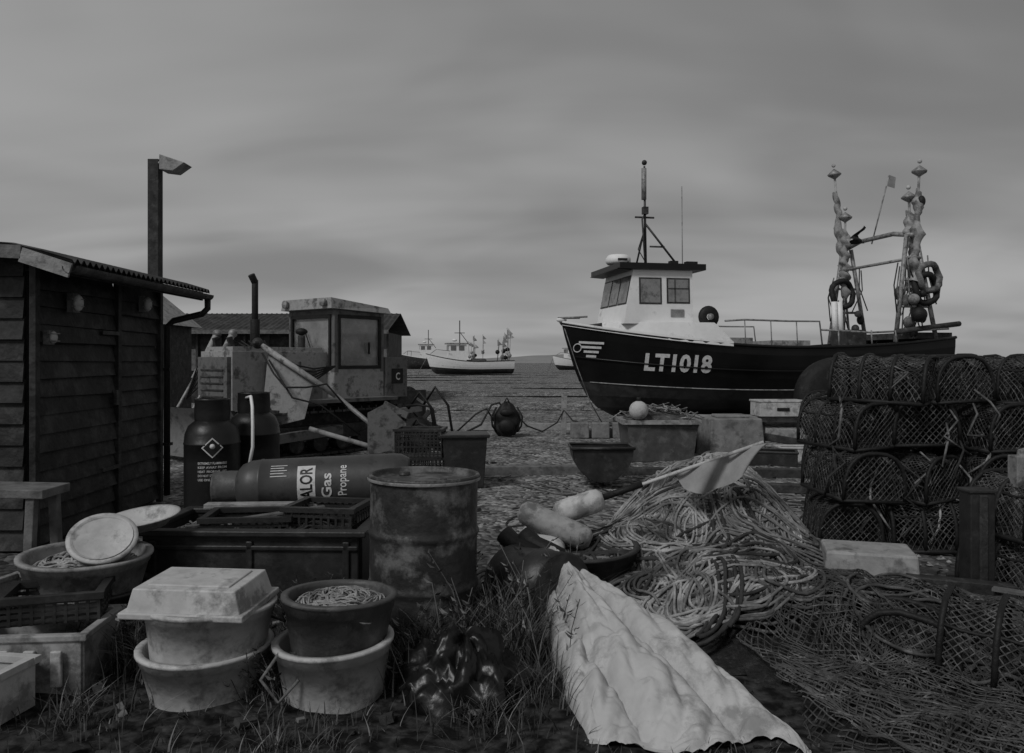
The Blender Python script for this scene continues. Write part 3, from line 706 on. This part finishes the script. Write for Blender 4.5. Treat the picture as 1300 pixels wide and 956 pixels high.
b=B('fish_tub'); tub(b,(-2.26,4.22,.24),.31,.24,WPL2,(.02,.03)); coil(b,(-2.26,4.22),.26,.40,ROPE,70,.006,.07); b.done()
b=B('fish_tub'); tub(b,(-2.24,4.24,.06),.30,.24,DPL,(.0,.0)); b.done()
b=B('fish_tub'); tub(b,(-2.2,4.24,-.08),.30,.24,WPL2,(.0,.0)); b.done()
b=B('plastic_bowl'); tub(b,(-2.15,4.2,.48),.155,.13,WPL,(0.62,.28)); 
T=TR((-2.15,4.2,.48),0,.62,.28); b.lathe([(.001,.125),(.13,.125),(.145,.135)],WPL,30,T); b.done()
b=B('plastic_dish'); 
T=TR((-2.08,4.5,.56),.2,.22,-.12)@Matrix.Diagonal((1.25,.85,1.1,1))
b.lathe([(.001,.0),(.10,0),(.15,.05),(.165,.055),(.165,.06),(.145,.056),(.095,.01),(.001,.01)],WPL,32,T); b.done()
b=B('fish_box'); crate(b,(-2.25,3.75,.0),(.62,.42,.26),WPL2,.08,.02,lat=False)
for i in range(5): b.box((-2.5+.12*i,3.53,.13),(.05,.02,.16),WPL)
b.done(.006)
b=B('fish_box'); crate(b,(-2.6,4.35,.0),(.6,.4,.26),WPL2,-.2,.02,lat=False); b.done(.006)
b=B('fish_box'); crate(b,(-2.35,3.35,.0),(.5,.3,.2),WPL,-.15,.02,lat=False); coil(b,(-2.35,3.35),.13,.1,ROPED,30,.006,.05); b.done(.006)
b=B('mesh_crate'); crate(b,(-2.2,3.85,.27),(.42,.3,.12),DPL,.3); b.done()
b=B('wooden_trestle')
b.box((-2.95,4.55,.76),(.7,.28,.05),WOOD,(0,.02,0))
for x in(-3.2,-2.68):
    for y in(4.45,4.66): b.beam((x,y+ (.06 if y>4.5 else -.06),0),(x,y,.74),.05,.05,WOOD)
    b.beam((x,4.42,.35),(x,4.7,.35),.03,.05,WOOD)
b.done(.005)
b=B('black_plastic_bag')
def bagf(u,v):
    th=2*math.pi*u; ph=math.pi*v*.5
    n=1+.35*nz(2*math.cos(th),2*math.sin(th),3*v)+.22*abs(nz(6*math.cos(th),6*math.sin(th),7*v))
    return (-.22+.27*math.cos(th)*math.cos(ph)*n,3.58+.22*math.sin(th)*math.cos(ph)*n,-.03+.24*math.sin(ph)*n+.045*nz(9*math.cos(th),9*math.sin(th),6*v))
b.grid(bagf,72,26,BAG); b.done()

# ------------------------------------------------------------ tarp
b=B('canvas_tarpaulin')
cp=[(.20,4.86,.36,.06),(.27,4.6,.38,.12),(.37,4.3,.34,.20),(.48,4.0,.30,.28),(.57,3.72,.26,.34),(.64,3.45,.20,.39),(.68,3.2,.11,.41),(.70,3.05,.02,.42)]
def cat(t):
    n=len(cp)-1; t=max(0,min(n-1e-6,t)); i=int(t); k=t-i
    P=[cp[max(0,i-1)],cp[i],cp[i+1],cp[min(n,i+2)]]
    return [.5*((2*P[1][j])+(-P[0][j]+P[2][j])*k+(2*P[0][j]-5*P[1][j]+4*P[2][j]-P[3][j])*k*k+(-P[0][j]+3*P[1][j]-3*P[2][j]+P[3][j])*k**3) for j in range(4)]
def tp(u,v):
    c=cat(u*(len(cp)-1)); wd=c[3]
    s_=2*v-1+.10*nz(u*2.2,v*1.5,8)
    th=math.pi*(v*1.12-.06)
    cx_=-math.cos(th); sz=math.sin(th)
    ph=(s_*1.9+.5+.45*math.sin(u*3.4)); roll=abs(math.sin(math.pi*ph))**.5
    ph2=(s_*4.3+1.6*u+.9*nz(u*3,s_*2,5)); roll2=abs(math.sin(math.pi*ph2))**.6
    amp=min(1,u*3+.15)
    cr1=abs(nz(u*11+s_*2,s_*4-u*3,21)); cr2=abs(nz(u*20-s_*3,s_*7+u*5,33)); cr3=abs(nz(u*6+s_*4,s_*2,41))
    dz=(roll-.75)*.10*amp+(roll2-.7)*.026*amp+.022*nz(u*5,s_*3,3)-(.06*max(0,.22-cr1)+.03*max(0,.2-cr2))*1.0+.07*(cr3-.2)*amp
    z=c[2]*max(0,sz)**.75+dz*max(.15,sz)
    endk=min(1,u*14)
    edge=(1-sz)
    return (c[0]+wd*cx_*(1+.14*nz(u*5,cx_,2)),c[1]-.10*cx_*wd+.16*nz(v*3.5,1,6)*u*u+.02*nz(v*14,1,6)*u,max(z*(.5+.5*endk),gh(c[0],c[1])-.005+.03*abs(nz(u*12,v*12,4))*edge))
b.grid(tp,220,150,CANV)
b.done()

# ------------------------------------------------------------ rope & net heaps
def heap(x,y):
    h=.61*math.exp(-(((x-1.22)/.50)**2+((y-5.75)/.60)**2)**1.2)
    h+=.42*math.exp(-(((x-1.75)/.40)**2+((y-5.6)/.6)**2))
    h+=.24*math.exp(-(((x-1.25)/.55)**2+((y-4.6)/.55)**2))
    h+=.23*math.exp(-(((x-1.95)/.75)**2+((y-4.15)/.42)**2)**1.3)
    h+=.25*math.exp(-(((x-.55)/.45)**2+((y-5.2)/.4)**2))
    return h+.04*nz(x*3,y*3)+.02*nz(x*8,y*8,3)
b=B('rope_pile')
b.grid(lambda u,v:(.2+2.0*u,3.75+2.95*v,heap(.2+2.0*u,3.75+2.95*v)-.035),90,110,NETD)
def strand(x,y,h,n,step,cx_,cy_,rx,ry,curl,seed):
    pts=[]
    for i in range(n):
        pts.append((x,y)); h+=curl*nz(seed,i*.05)+.02*nz(seed+9,i*.3)
        dx,dy=(cx_-x)/rx,(cy_-y)/ry
        if dx*dx+dy*dy>1:
            want=math.atan2(cy_-y,cx_-x); d=(want-h+math.pi)%(2*math.pi)-math.pi; h+=max(-.22,min(.22,d*.25))
        x+=math.cos(h)*step; y+=math.sin(h)*step
    return pts
def bundle(b,cx_,cy_,rx,ry,nb,ms,rr,n=70,step=.03,curl=.35,ns=(4,7),hofs=.0):
    for k in range(nb):
        x=cx_+U(-.8,.8)*rx;y=cy_+U(-.8,.8)*ry; base=strand(x,y,U(0,6.28),n,step,cx_,cy_,rx,ry,curl,U(0,999))
        m=random.choice(ms); lift=U(0,.06)+hofs
        for j in range(random.randint(*ns)):
            o=(j-2.5)*rr*2.4+U(-.006,.006); sd=U(0,99); a0=random.randint(0,8); a1=n-random.randint(0,12)
            pts=[]
            for i in range(a0,a1):
                i0=max(0,i-1);i1=min(n-1,i+1)
                tx,ty=base[i1][0]-base[i0][0],base[i1][1]-base[i0][1]; l=math.hypot(tx,ty)+1e-6
                oo=o+.02*nz(sd,i*.08); px,py=base[i][0]-ty/l*oo,base[i][1]+tx/l*oo
                pts.append((px,py,heap(px,py)+lift+.025*nz(sd,i*.12,5)+rr*(j%3)*.9))
            b.tube(pts,rr,m,5)
bundle(b,1.35,5.62,.62,.62,70,[ROPE,ROPE,ROPE2],.0085)
bundle(b,1.15,5.25,.5,.35,18,[ROPE,ROPE2],.0085)
bundle(b,1.15,4.55,.42,.42,26,[ROPE,ROPE2,ROPE2],.009)
bundle(b,1.0,5.0,.6,.5,18,[ROPED,ROPED,ROPE2],.012)
b.done()
b=B('rope_pile'); bundle(b,1.9,5.3,.45,.3,12,[ROPE2,ROPED],.009)
bundle(b,.45,5.0,.5,.35,20,[ROPED,ROPED,ROPE2],.011,ns=(2,4)); bundle(b,.1,4.75,.35,.3,10,[ROPED,ROPE2],.010,ns=(1,3)); b.done()
b=B('fishing_net')
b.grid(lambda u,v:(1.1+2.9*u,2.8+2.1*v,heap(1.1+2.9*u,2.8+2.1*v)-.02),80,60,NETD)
def netlayer(b,x0,x1,y0,y1,sp,rr,m,amp=.07,seed=0,lift=.02,k=.8):
    Lx=x1-x0;Ly=y1-y0
    def warp(x,y):
        wx=x+amp*1.6*nz(x*2.2,y*2.2,seed)+.04*nz(x*7,y*7,seed+3); wy=y+amp*1.6*nz(x*2.2,y*2.2,seed+7)+.04*nz(x*7,y*7,seed+5)
        return (wx,wy,heap(wx,wy)+lift+.07*abs(nz(x*4,y*4,seed+11))+.02*nz(x*15,y*15,seed))
    for sgn in(1,-1):
        c=-Lx-Ly
        while c<Lx+Ly:
            pts=[];st=sp*.6; t=0
            while t<=Ly:
                x=x0+c+sgn*t*k+ (0 if sgn>0 else Ly)
                if x0<=x<=x1: pts.append(warp(x,y0+t))
                elif pts: break
                t+=st
            if len(pts)>2: b.tube(pts,rr,m,3,caps=False)
            c+=sp
netlayer(b,1.2,3.4,2.85,4.7,.036,.0032,NET,.12,1)
netlayer(b,1.5,3.6,3.0,4.6,.042,.0032,NET,.2,20,.035,.5)
netlayer(b,1.3,3.4,3.0,4.65,.036,.003,NET,.2,60,.05,1.2)
netlayer(b,1.6,2.8,3.6,4.65,.034,.003,NETP,.2,44,.06,.7)
bundle(b,2.0,3.9,.6,.45,9,[ROPED,NET],.009,ns=(1,3),hofs=.04)
bundle(b,1.6,4.5,.5,.3,8,[ROPED,NET],.010,ns=(1,3),hofs=.02)
b.done()

b=B('worn_float')
def flt(p0,p1,r,m):
    p0=Vector(p0);p1=Vector(p1);L_=(p1-p0).length; q=(p1-p0).to_track_quat('Z','Y').to_matrix().to_4x4()
    b.lathe([(.001,0),(r*.5,.0),(r*.9,.03),(r,.07),(r*1.0,L_*.45),(r*.96,L_*.5),(r*1.0,L_*.55),(r,L_-.07),(r*.9,L_-.03),(r*.5,L_),(.001,L_)],m,22,Matrix.Translation(p0)@q)
flt((.05,5.15,.53),(.50,5.05,.35),.08,WPL2)
flt((.10,5.30,.36),(.30,4.98,.30),.07,WPL)
b.done()
b=B('marker_buoy')
flt((.28,5.25,.48),(.60,5.22,.595),.078,WPL)
b.tube([(.2,5.25,.45),(1.62,5.13,.97)],.012,WPL,8)
b.tube([(.6,5.22,.60),(.85,5.2,.69)],.022,DARK,8)
def fl(u,v):
    top=Vector((1.06,5.18,.77)).lerp(Vector((1.62,5.13,.97)),u); d=.15*math.sin(math.pi*min(1,(1-u)*.75+.1))+.02
    return top+Vector((-.05*v+.10*v*(1-u),-.05*v+.05*math.sin(u*11+v*3),-(d)*v*1.15))
b.grid(fl,24,12,FLAG); b.done()
b=B('net_tray')
tub(b,(.42,5.0,.05),.36,.3,DPL,(.05,.0)); b.done()
b=B('rubber_boots')
for dx in(0,.12):
    b.tube([(-.05+dx,4.95,.42),(.02+dx,4.9,.36),(.1+dx,4.85,.34),(.22+dx,4.8,.3)],[.06,.06,.055,.045],DARK,12)
b.done()
b=B('fallen_drum'); b.lathe([(.001,0),(.2,0),(.21,.02),(.2,.04),(.2,.3),(.21,.31),(.2,.33),(.2,.5),(.19,.5),(.001,.48)],DPL,30,TR((.0,4.78,.18),.6,1.45,.1)); b.done()

b=B('plastic_scoop')
b.grid(lambda u,v:(1.07+.36*math.cos(math.pi*(1+u))*(1+.0*v),9.35+.5*v,.45+.43*math.sin(math.pi*(1+u))*(.9)),20,4,DPL)
b.add([(1.07+.36*math.cos(math.pi*(1+i/20)),9.85,.45+.39*math.sin(math.pi*(1+i/20))) for i in range(21)],[tuple(range(21))],DPL)
b.add([(1.07+.36*math.cos(math.pi*(1+i/20)),9.36,.45+.39*math.sin(math.pi*(1+i/20))) for i in range(21)],[tuple(range(21))],DPL)
b.tube([(.70,9.34,.46),(1.44,9.34,.46),(1.44,9.86,.46),(.70,9.86,.46)],.02,DPL,6,closed=True)
b.done()
b=B('stacked_crate'); crate(b,(-1.1,9.6,0),(.55,.4,.33),DPL,.05); crate(b,(-1.1,9.6,.34),(.55,.4,.33),DPL,-.04); b.done()
b=B('dark_tub'); b.box((-.57,9.5,.3),(.52,.45,.6),DPL,(0,0,.1),taper=.85); b.box((-.57,9.5,.61),(.58,.5,.04),DPL,(0,0,.1)); b.done(.01)
b=B('fish_tote')
b.box((2.2,12.1,.28),(1.05,.8,.56),MPL,(0,0,.05),taper=.88); 
for (c,d) in(((2.2,11.68,.585),(1.16,.07,.06)),((2.2,12.52,.585),(1.16,.07,.06)),((1.65,12.1,.585),(.07,.78,.06)),((2.75,12.1,.585),(.07,.78,.06))): b.box(c,d,WPL2)
b.grid(lambda u,v:(1.7+1.0*u,11.75+.75*v,.58+.2*math.sin(math.pi*u)**.7*math.sin(math.pi*v)**.7+.04*nz(u*9,v*9)),30,24,NET)
for i in range(60):
    x,y=U(1.75,2.65),U(11.75,12.2); z=.62+.17*math.sin(math.pi*(x-1.7)); b.tube([(x,y,z),(x+U(-.2,.2),y+U(-.1,.1),z+U(-.02,.07)),(x+U(-.3,.3),y,z-.04)],.009,random.choice([ROPE,ROPE2,WPL2]),4)
b.done()
b=B('round_buoy'); b.ball((1.86,11.7,.76),.14,WPL,20); b.tube([(1.86,11.7,.9),(1.86,11.7,.95)],.03,DARK,8); b.done()
b=B('concrete_block'); b.box((3.42,12.5,.3),(.8,.6,.6),CONC,(0,0,.1),taper=1.12); b.box((3.42,12.5,.62),(.5,.4,.05),CONC); b.done(.02)
b=B('timber_bench'); b.beam((2.7,12.9,.56),(5.4,13.0,.54),.5,.09,WOODL)
for x in(2.95,4.0,5.1): b.box((x,12.95,.25),(.12,.4,.5),WOODD)
b.beam((3.6,12.6,.35),(5.4,12.7,.05),.12,.12,WOODD)
b.done(.01)
b=B('fish_box'); crate(b,(4.28,12.8,.605),(.74,.45,.24),WPL,.03,.02,lat=False)
b.box((4.28,12.56,.72),(.2,.02,.05),DARK); b.done(.008)
b=B('fish_box'); crate(b,(4.25,12.0,.0),(.48,.35,.19),WPL,-.05,.02,lat=False); b.done(.008)
b=B('fish_box'); crate(b,(3.7,11.4,.0),(.7,.45,.2),DPL,-.3,.02,lat=False); b.done(.008)
b=B('timber_edging')
b.beam((-1.6,17.2,.07),(1.6,17.0,.07),.12,.16,WOODL); b.beam((1.3,15.6,.09),(6.0,15.0,.1),.12,.2,WOODL); b.beam((-.6,10.3,.06),(1.0,10.4,.06),.14,.13,WOOD); b.beam((1.2,10.35,.05),(4.6,10.1,.05),.14,.12,WOODD)
b.beam((2.0,9.2,.05),(4.3,8.8,.05),.16,.1,WOODD); b.beam((-3.4,10.7,.05),(-1.1,10.5,.05),.14,.12,WOOD)
b.done(.01)
b=B('wooden_post'); b.box((1.04,16,.36),(.11,.11,.84),WOODL,(0,.03,0)); b.done(.008)
b=B('hose_line')
def sagp(P,n=8,sg=.08):
    o=[]
    for i in range(len(P)-1):
        for j in range(n):
            t=j/n; o.append(tuple(P[i][k]*(1-t)+P[i+1][k]*t-(sg*4*t*(1-t) if k==2 else 0) for k in range(3)))
    o.append(P[-1]); return o
b.tube([(-1.9,14.6,.4),(-1.5,15,.12),(-1.0,15.2,.06),(-.6,15.4,.25),(-.4,15.6,.62),(-.25,15.7,.66),(-.15,15.7,.5)],.022,ROPED,6)
b.tube([(-1.6,15.2,.05),(-1.1,15.5,.08),(-.7,15.5,.45),(-.5,15.6,.55),(-.35,15.6,.3)],.018,ROPED,6)
b.tube([(.05,15.6,.45),(.3,15.7,.2),(.6,15.8,.08),(.9,15.9,.25),(1.04,15.95,.5),(1.2,15.8,.3),(1.5,15.6,.22)],.016,ROPED,6); b.done()
b=B('black_rucksack')
def rk(u,v):
    th=2*math.pi*u; z=v; w_=.27*(1-.3*z**3)*max(0,math.sin(math.pi*min(1,.1+z*.9)))**.4
    c,s_=math.cos(th),math.sin(th); n=1+.22*nz(c*1.5,s_*1.5,z*4)
    return (-.1+w_*n*c,15.6+w_*.65*n*s_,.02+.66*z+.03*nz(c*3,s_*3,z*3))
b.grid(rk,40,20,DARK)
b.ball((-.1,15.42,.22),.15,DARK,14,(1.1,.5,.9)); b.ball((-.1,15.45,.48),.13,DARK,14,(1.1,.5,.6))
b.tube([(-.3,15.5,.58),(-.4,15.45,.4),(-.38,15.45,.22),(-.3,15.5,.1)],.02,DARK,8); b.tube([(.1,15.5,.58),(.2,15.45,.4),(.18,15.45,.22),(.1,15.5,.1)],.02,DARK,8)
b.tube([(-.16,15.6,.64),(-.1,15.58,.76),(-.04,15.6,.64)],.018,DARK,8); b.done()
b=B('bollard_wall'); 
for x in(1.3,1.7,2.1,2.5): b.box((x,15.3,.15),(.34,.2,.3),CONC,(0,0,U(-.1,.1)))
b.done(.02)

# ------------------------------------------------------------ lobster pots
def make_pot(seed):
    random.seed(seed)
    b=B('lobster_pot'); Wd,Ht,Ln=.47,.36,.68
    def arch(a_,bb,k=1.0):
        t=math.pi*a_; c,s_=math.cos(t),math.sin(t)
        x=-Wd/2*k*(abs(c)**.75)*(1 if c>0 else -1); z=.03+(Ht-.03)*k*(s_**.7)
        sag=-.028*math.sin(math.pi*((bb/Ln*3)%1.0))*s_
        return (x*(1+sag),bb-Ln/2,z+sag+.010*nz(a_*9,bb*9,seed))
    hoops=[0,Ln/3,2*Ln/3,Ln]
    for y in hoops: b.tube([arch(i/16,y) for i in range(17)],.016,DARK,6)
    for y in hoops: b.tube([(-Wd/2,y-Ln/2,.02),(Wd/2,y-Ln/2,.02)],.014,DARK,6)
    for x in(-Wd/2,Wd/2): b.tube([(x,-Ln/2,.02),(x,Ln/2,.02)],.018,DARK,6)
    for a_ in(.5,.22,.78): b.tube([arch(a_,Ln*i/8) for i in range(9)],.010,DARK,5)
    sp=.046
    for sgn in(1,-1):
        c=-1.1
        while c<Ln+1.1:
            pts=[]
            for i in range(29):
                a_=i/28; y=c+sgn*a_*1.0
                if 0<=y<=Ln: pts.append(arch(a_,y,1.012))
                elif pts: break
            if len(pts)>1: b.tube(pts,.0028,NETP,3,caps=False)
            c+=sp
    for ye in(0,Ln,Ln/2):
        for sgn in(1,-1):
            c=-.6
            while c<.6:
                pts=[]
                for i in range(24):
                    z=.03+(Ht-.03)*i/23; x=c+sgn*(z)*.9
                    zz_=(z-.03)/(Ht-.03); s_=min(1,zz_**(1/.7)); cc=math.sqrt(max(0,1-s_*s_)); lim=Wd/2*cc**.75
                    if abs(x)<=lim: pts.append((x,ye-Ln/2+(.03*nz(x*6,z*6,seed)),z))
                    elif pts: break
                if len(pts)>1: b.tube(pts,.0028,NETP if ye!=Ln/2 else ROPED,3,caps=False)
                c+=.046
    b.tube([(.06*math.cos(t*.63),-Ln/2+.15,.18+.06*math.sin(t*.63)) for t in range(10)],.008,DARK,5,closed=True)
    for i in range(5): b.box((0,-Ln/2+.07+i*.14,.012),(Wd-.02,.05,.014),WOODD)
    for i in range(9):
        p=arch(U(.2,.8),U(.1,.6)); b.tube([p,(p[0]+U(-.1,.1),p[1]+U(-.15,.15),p[2]*U(.5,1)),(p[0]+U(-.1,.1),p[1],.1)],.008,random.choice([ROPE2,ROPED,ROPE]),5)
    return b.done(origin=(0,0,0))
pots=[make_pot(3),make_pot(11),make_pot(29)]
random.seed(21)
first=[True]*3
def place(x,y,z,rz,tx=0,ty=0):
    i=random.randint(0,2)
    if first[i]: ob=pots[i]; first[i]=False
    else:
        ob=bpy.data.objects.new('lobster_pot',pots[i].data); sc.collection.objects.link(ob)
    ob.location=(x,y,z); ob.rotation_euler=(tx,ty,rz)
    s_=U(.97,1.06); ob.scale=(s_,s_,s_*1.04)
rows=[(0,2.70,-.05),(.385,2.72,.0),(.77,2.78,.05),(1.145,3.02,.12)]
for k,(z,xs0,dy) in enumerate(rows):
    for j in range(3):
        for i in range(5):
            if k==3 and j==2: continue
            x=xs0+i*.54+U(-.04,.04)+j*.30
            rz=U(-.18,.18)+(.25 if (i+k)%3 else -.25)
            if (k,i) in((3,0),(0,1),(1,3)): rz+=1.2; x+=.05
            place(x,6.5+dy+j*.76+U(-.10,.10),z+U(0,.02),rz,U(-.04,.04),U(-.07,.07))
place(2.35,3.62,.03,.9,.05,-.12); place(1.98,4.05,-.06,-.5,.0,.2); place(3.25,4.95,.0,.4,0,.0); place(3.3,4.95,.38,.2)
b=B('pot_rope'); random.seed(31)
for i in range(26):
    x=U(2.5,4.6); y=6.12+U(-.02,.04); z=U(.3,1.5)
    b.tube([(x,y+.15,z+.03),(x+U(-.08,.08),y,z-.06),(x+U(-.15,.15),y-.02,z-U(.15,.3)),(x+U(-.2,.2),y+.05,z-U(.2,.36))],.009,random.choice([ROPE2,ROPED,ROPE2,ROPE]),5)
b.done()

b=B('upturned_box'); b.M=TR((2.24,5.02,0),-.28); 
b.box((0,0,.165),(.52,.36,.31),WPL2,taper=1.08); b.box((0,0,.02),(.60,.43,.03),WPL2); b.done(.02)
b=B('steel_beam'); b.beam((2.36,4.75,.17),(2.95,4.68,.13),.10,.1,STEEL); b.beam((2.45,4.85,.05),(3.1,4.6,.05),.05,.05,STEEL); b.done(.006)
b=B('steel_post'); b.box((2.86,4.9,.33),(.15,.13,.72),DPL); b.box((2.86,4.83,.33),(.05,.02,.7),STEEL); b.box((2.86,4.9,.70),(.17,.15,.02),STEEL); b.done(.006)
b=B('steel_bracket'); b.tube([(3.2,5.0,.0),(3.17,5.0,.7),(3.2,5.0,.92),(3.4,5.0,.95)],.03,GALV,8); b.box((3.2,5.0,.8),(.12,.1,.2),GALV); b.done(.006)
b=B('broken_crate')
for i in range(6): b.beam((2.75+U(0,.3),4.3+U(-.3,.4),.12+.03*i),(3.2+U(-.2,.2),4.3+U(-.3,.4),.12+.03*i),.07,.015,WOOD)
b.done()
b=B('dark_pallet')
for i in range(5): b.beam((1.98+.07*i,6.0-.1*i,.14),(2.45+.07*i,5.5-.1*i,.14),.06,.02,WOODD)
b.beam((2.0,5.98,.08),(2.3,5.6,.08),.08,.1,WOODD); b.beam((1.9,5.9,.16),(2.35,5.35,.2),.06,.03,WOOD); b.done()

b=B('scattered_debris'); random.seed(5)
for i in range(360):
    x=U(-3.2,4.2);y=U(3.0,11.5)
    z=gh(x,y); s_=U(.012,.05)
    b.box((x,y,z+s_*.3),(s_*U(.6,3),s_,s_*.6),random.choice([WOODD,STEEL,WOOD,DARK,CONC,DARK,WOODD]),(U(-.4,.4),U(-.4,.4),U(0,3)))
for i in range(40):
    x=U(-3.1,3.6);y=U(5.8,11)
    pts=strand(x,y,U(0,6),40,.04,x,y,.4,.4,.4,U(0,99)); b.tube([(p[0],p[1],gh(*p)+.012) for p in pts],.008,random.choice([ROPE2,ROPED,ROPE]),4)
b.done()
b=B('beach_pebbles')
for i in range(3600):
    y=5.0+R()**1.6*10; x=U(-.42,.55)*y*1.3; s_=U(.008,.028)
    z=gh(x,y); a_=U(0,3); c,d=math.cos(a_)*s_,math.sin(a_)*s_
    b.add([(x+c,y+d,z),(x-d,y+c,z),(x-c,y-d,z),(x+d,y-c,z),(x,y,z+s_*.7)],[(0,1,4),(1,2,4),(2,3,4),(3,0,4)],random.choice([CONC,WPL2,WOODD,CONC]),True)
b.done()
b=B('grass'); random.seed(9)
def blade(x,y,z,h,m,lean=.5,w_=.004):
    a_=U(0,6.28); ln=h*U(.1,lean); sd=a_+math.pi/2; wx,wy=math.cos(sd)*w_,math.sin(sd)*w_
    vs=[];
    for i in range(4):
        t=i/4; ox=math.cos(a_)*ln*t*t;oy=math.sin(a_)*ln*t*t; k=1-t*.8
        vs+=[(x+ox-wx*k,y+oy-wy*k,z+h*t*(1-.15*t)),(x+ox+wx*k,y+oy+wy*k,z+h*t*(1-.15*t))]
    vs.append((x+math.cos(a_)*ln,y+math.sin(a_)*ln,z+h*.85))
    b.add(vs,[(0,1,3,2),(2,3,5,4),(4,5,7,6),(6,7,8)],m)
cl=[(-.10,4.25,.25,.42,600),(.05,3.98,.22,.34,350),(-.38,4.0,.18,.32,350),(.15,4.6,.22,.36,300),(-1.75,3.88,.2,.32,600),(-1.98,4.0,.2,.28,350),(-1.08,3.55,.1,.2,150),(-1.05,4.1,.2,.32,450),(-.5,3.75,.2,.28,300),(.15,3.55,.25,.2,220),(-.1,3.3,.3,.16,250),(-1.8,3.3,.3,.16,220),(-.9,3.05,.9,.09,900),(.8,2.95,.8,.07,500),(3.1,4.3,.25,.3,300),(-2.6,5.2,.3,.2,250),(-2.3,3.1,.5,.12,250),(2.0,2.9,.8,.07,300),(-1.7,4.35,.25,.28,300)]
for (cx_,cy_,rad,h,n) in cl:
    for i in range(n):
        a_=U(0,6.28); q_=rad*abs(random.gauss(0,.6)); x,y=cx_+q_*math.cos(a_),cy_+q_*math.sin(a_)
        blade(x,y,gh(x,y)-.01,h*U(.3,1.15),GRASS if R()<.78 else DRYG,1.3,U(.002,.0045))
b.done()
b=B('dry_weeds')
for i in range(120):
    cx_,cy_,rad,h,n=random.choice(cl[:9]); x,y=cx_+U(-rad,rad),cy_+U(-rad,rad); z=gh(x,y); hh=h*U(.7,1.3); lx,ly=U(-.2,.2),U(-.15,.1)
    b.tube([(x,y,z),(x+lx*.4,y+ly*.4,z+hh*.6),(x+lx,y+ly,z+hh)],.002,DRYG if R()<.6 else GRASS,4)
    for j in range(14):
        t=U(.25,1); px,py,pz=x+lx*t,y+ly*t,z+hh*t; d=U(.015,.05);a_=U(0,6.28)
        b.add([(px,py,pz),(px+d*math.cos(a_),py+d*math.sin(a_),pz+d*.6),(px+d*.6*math.cos(a_+.5),py+d*.6*math.sin(a_+.5),pz+d*.1)],[(0,1,2)],GRASS if R()<.7 else DRYG)
b.done()
print('objects',len(bpy.data.objects))
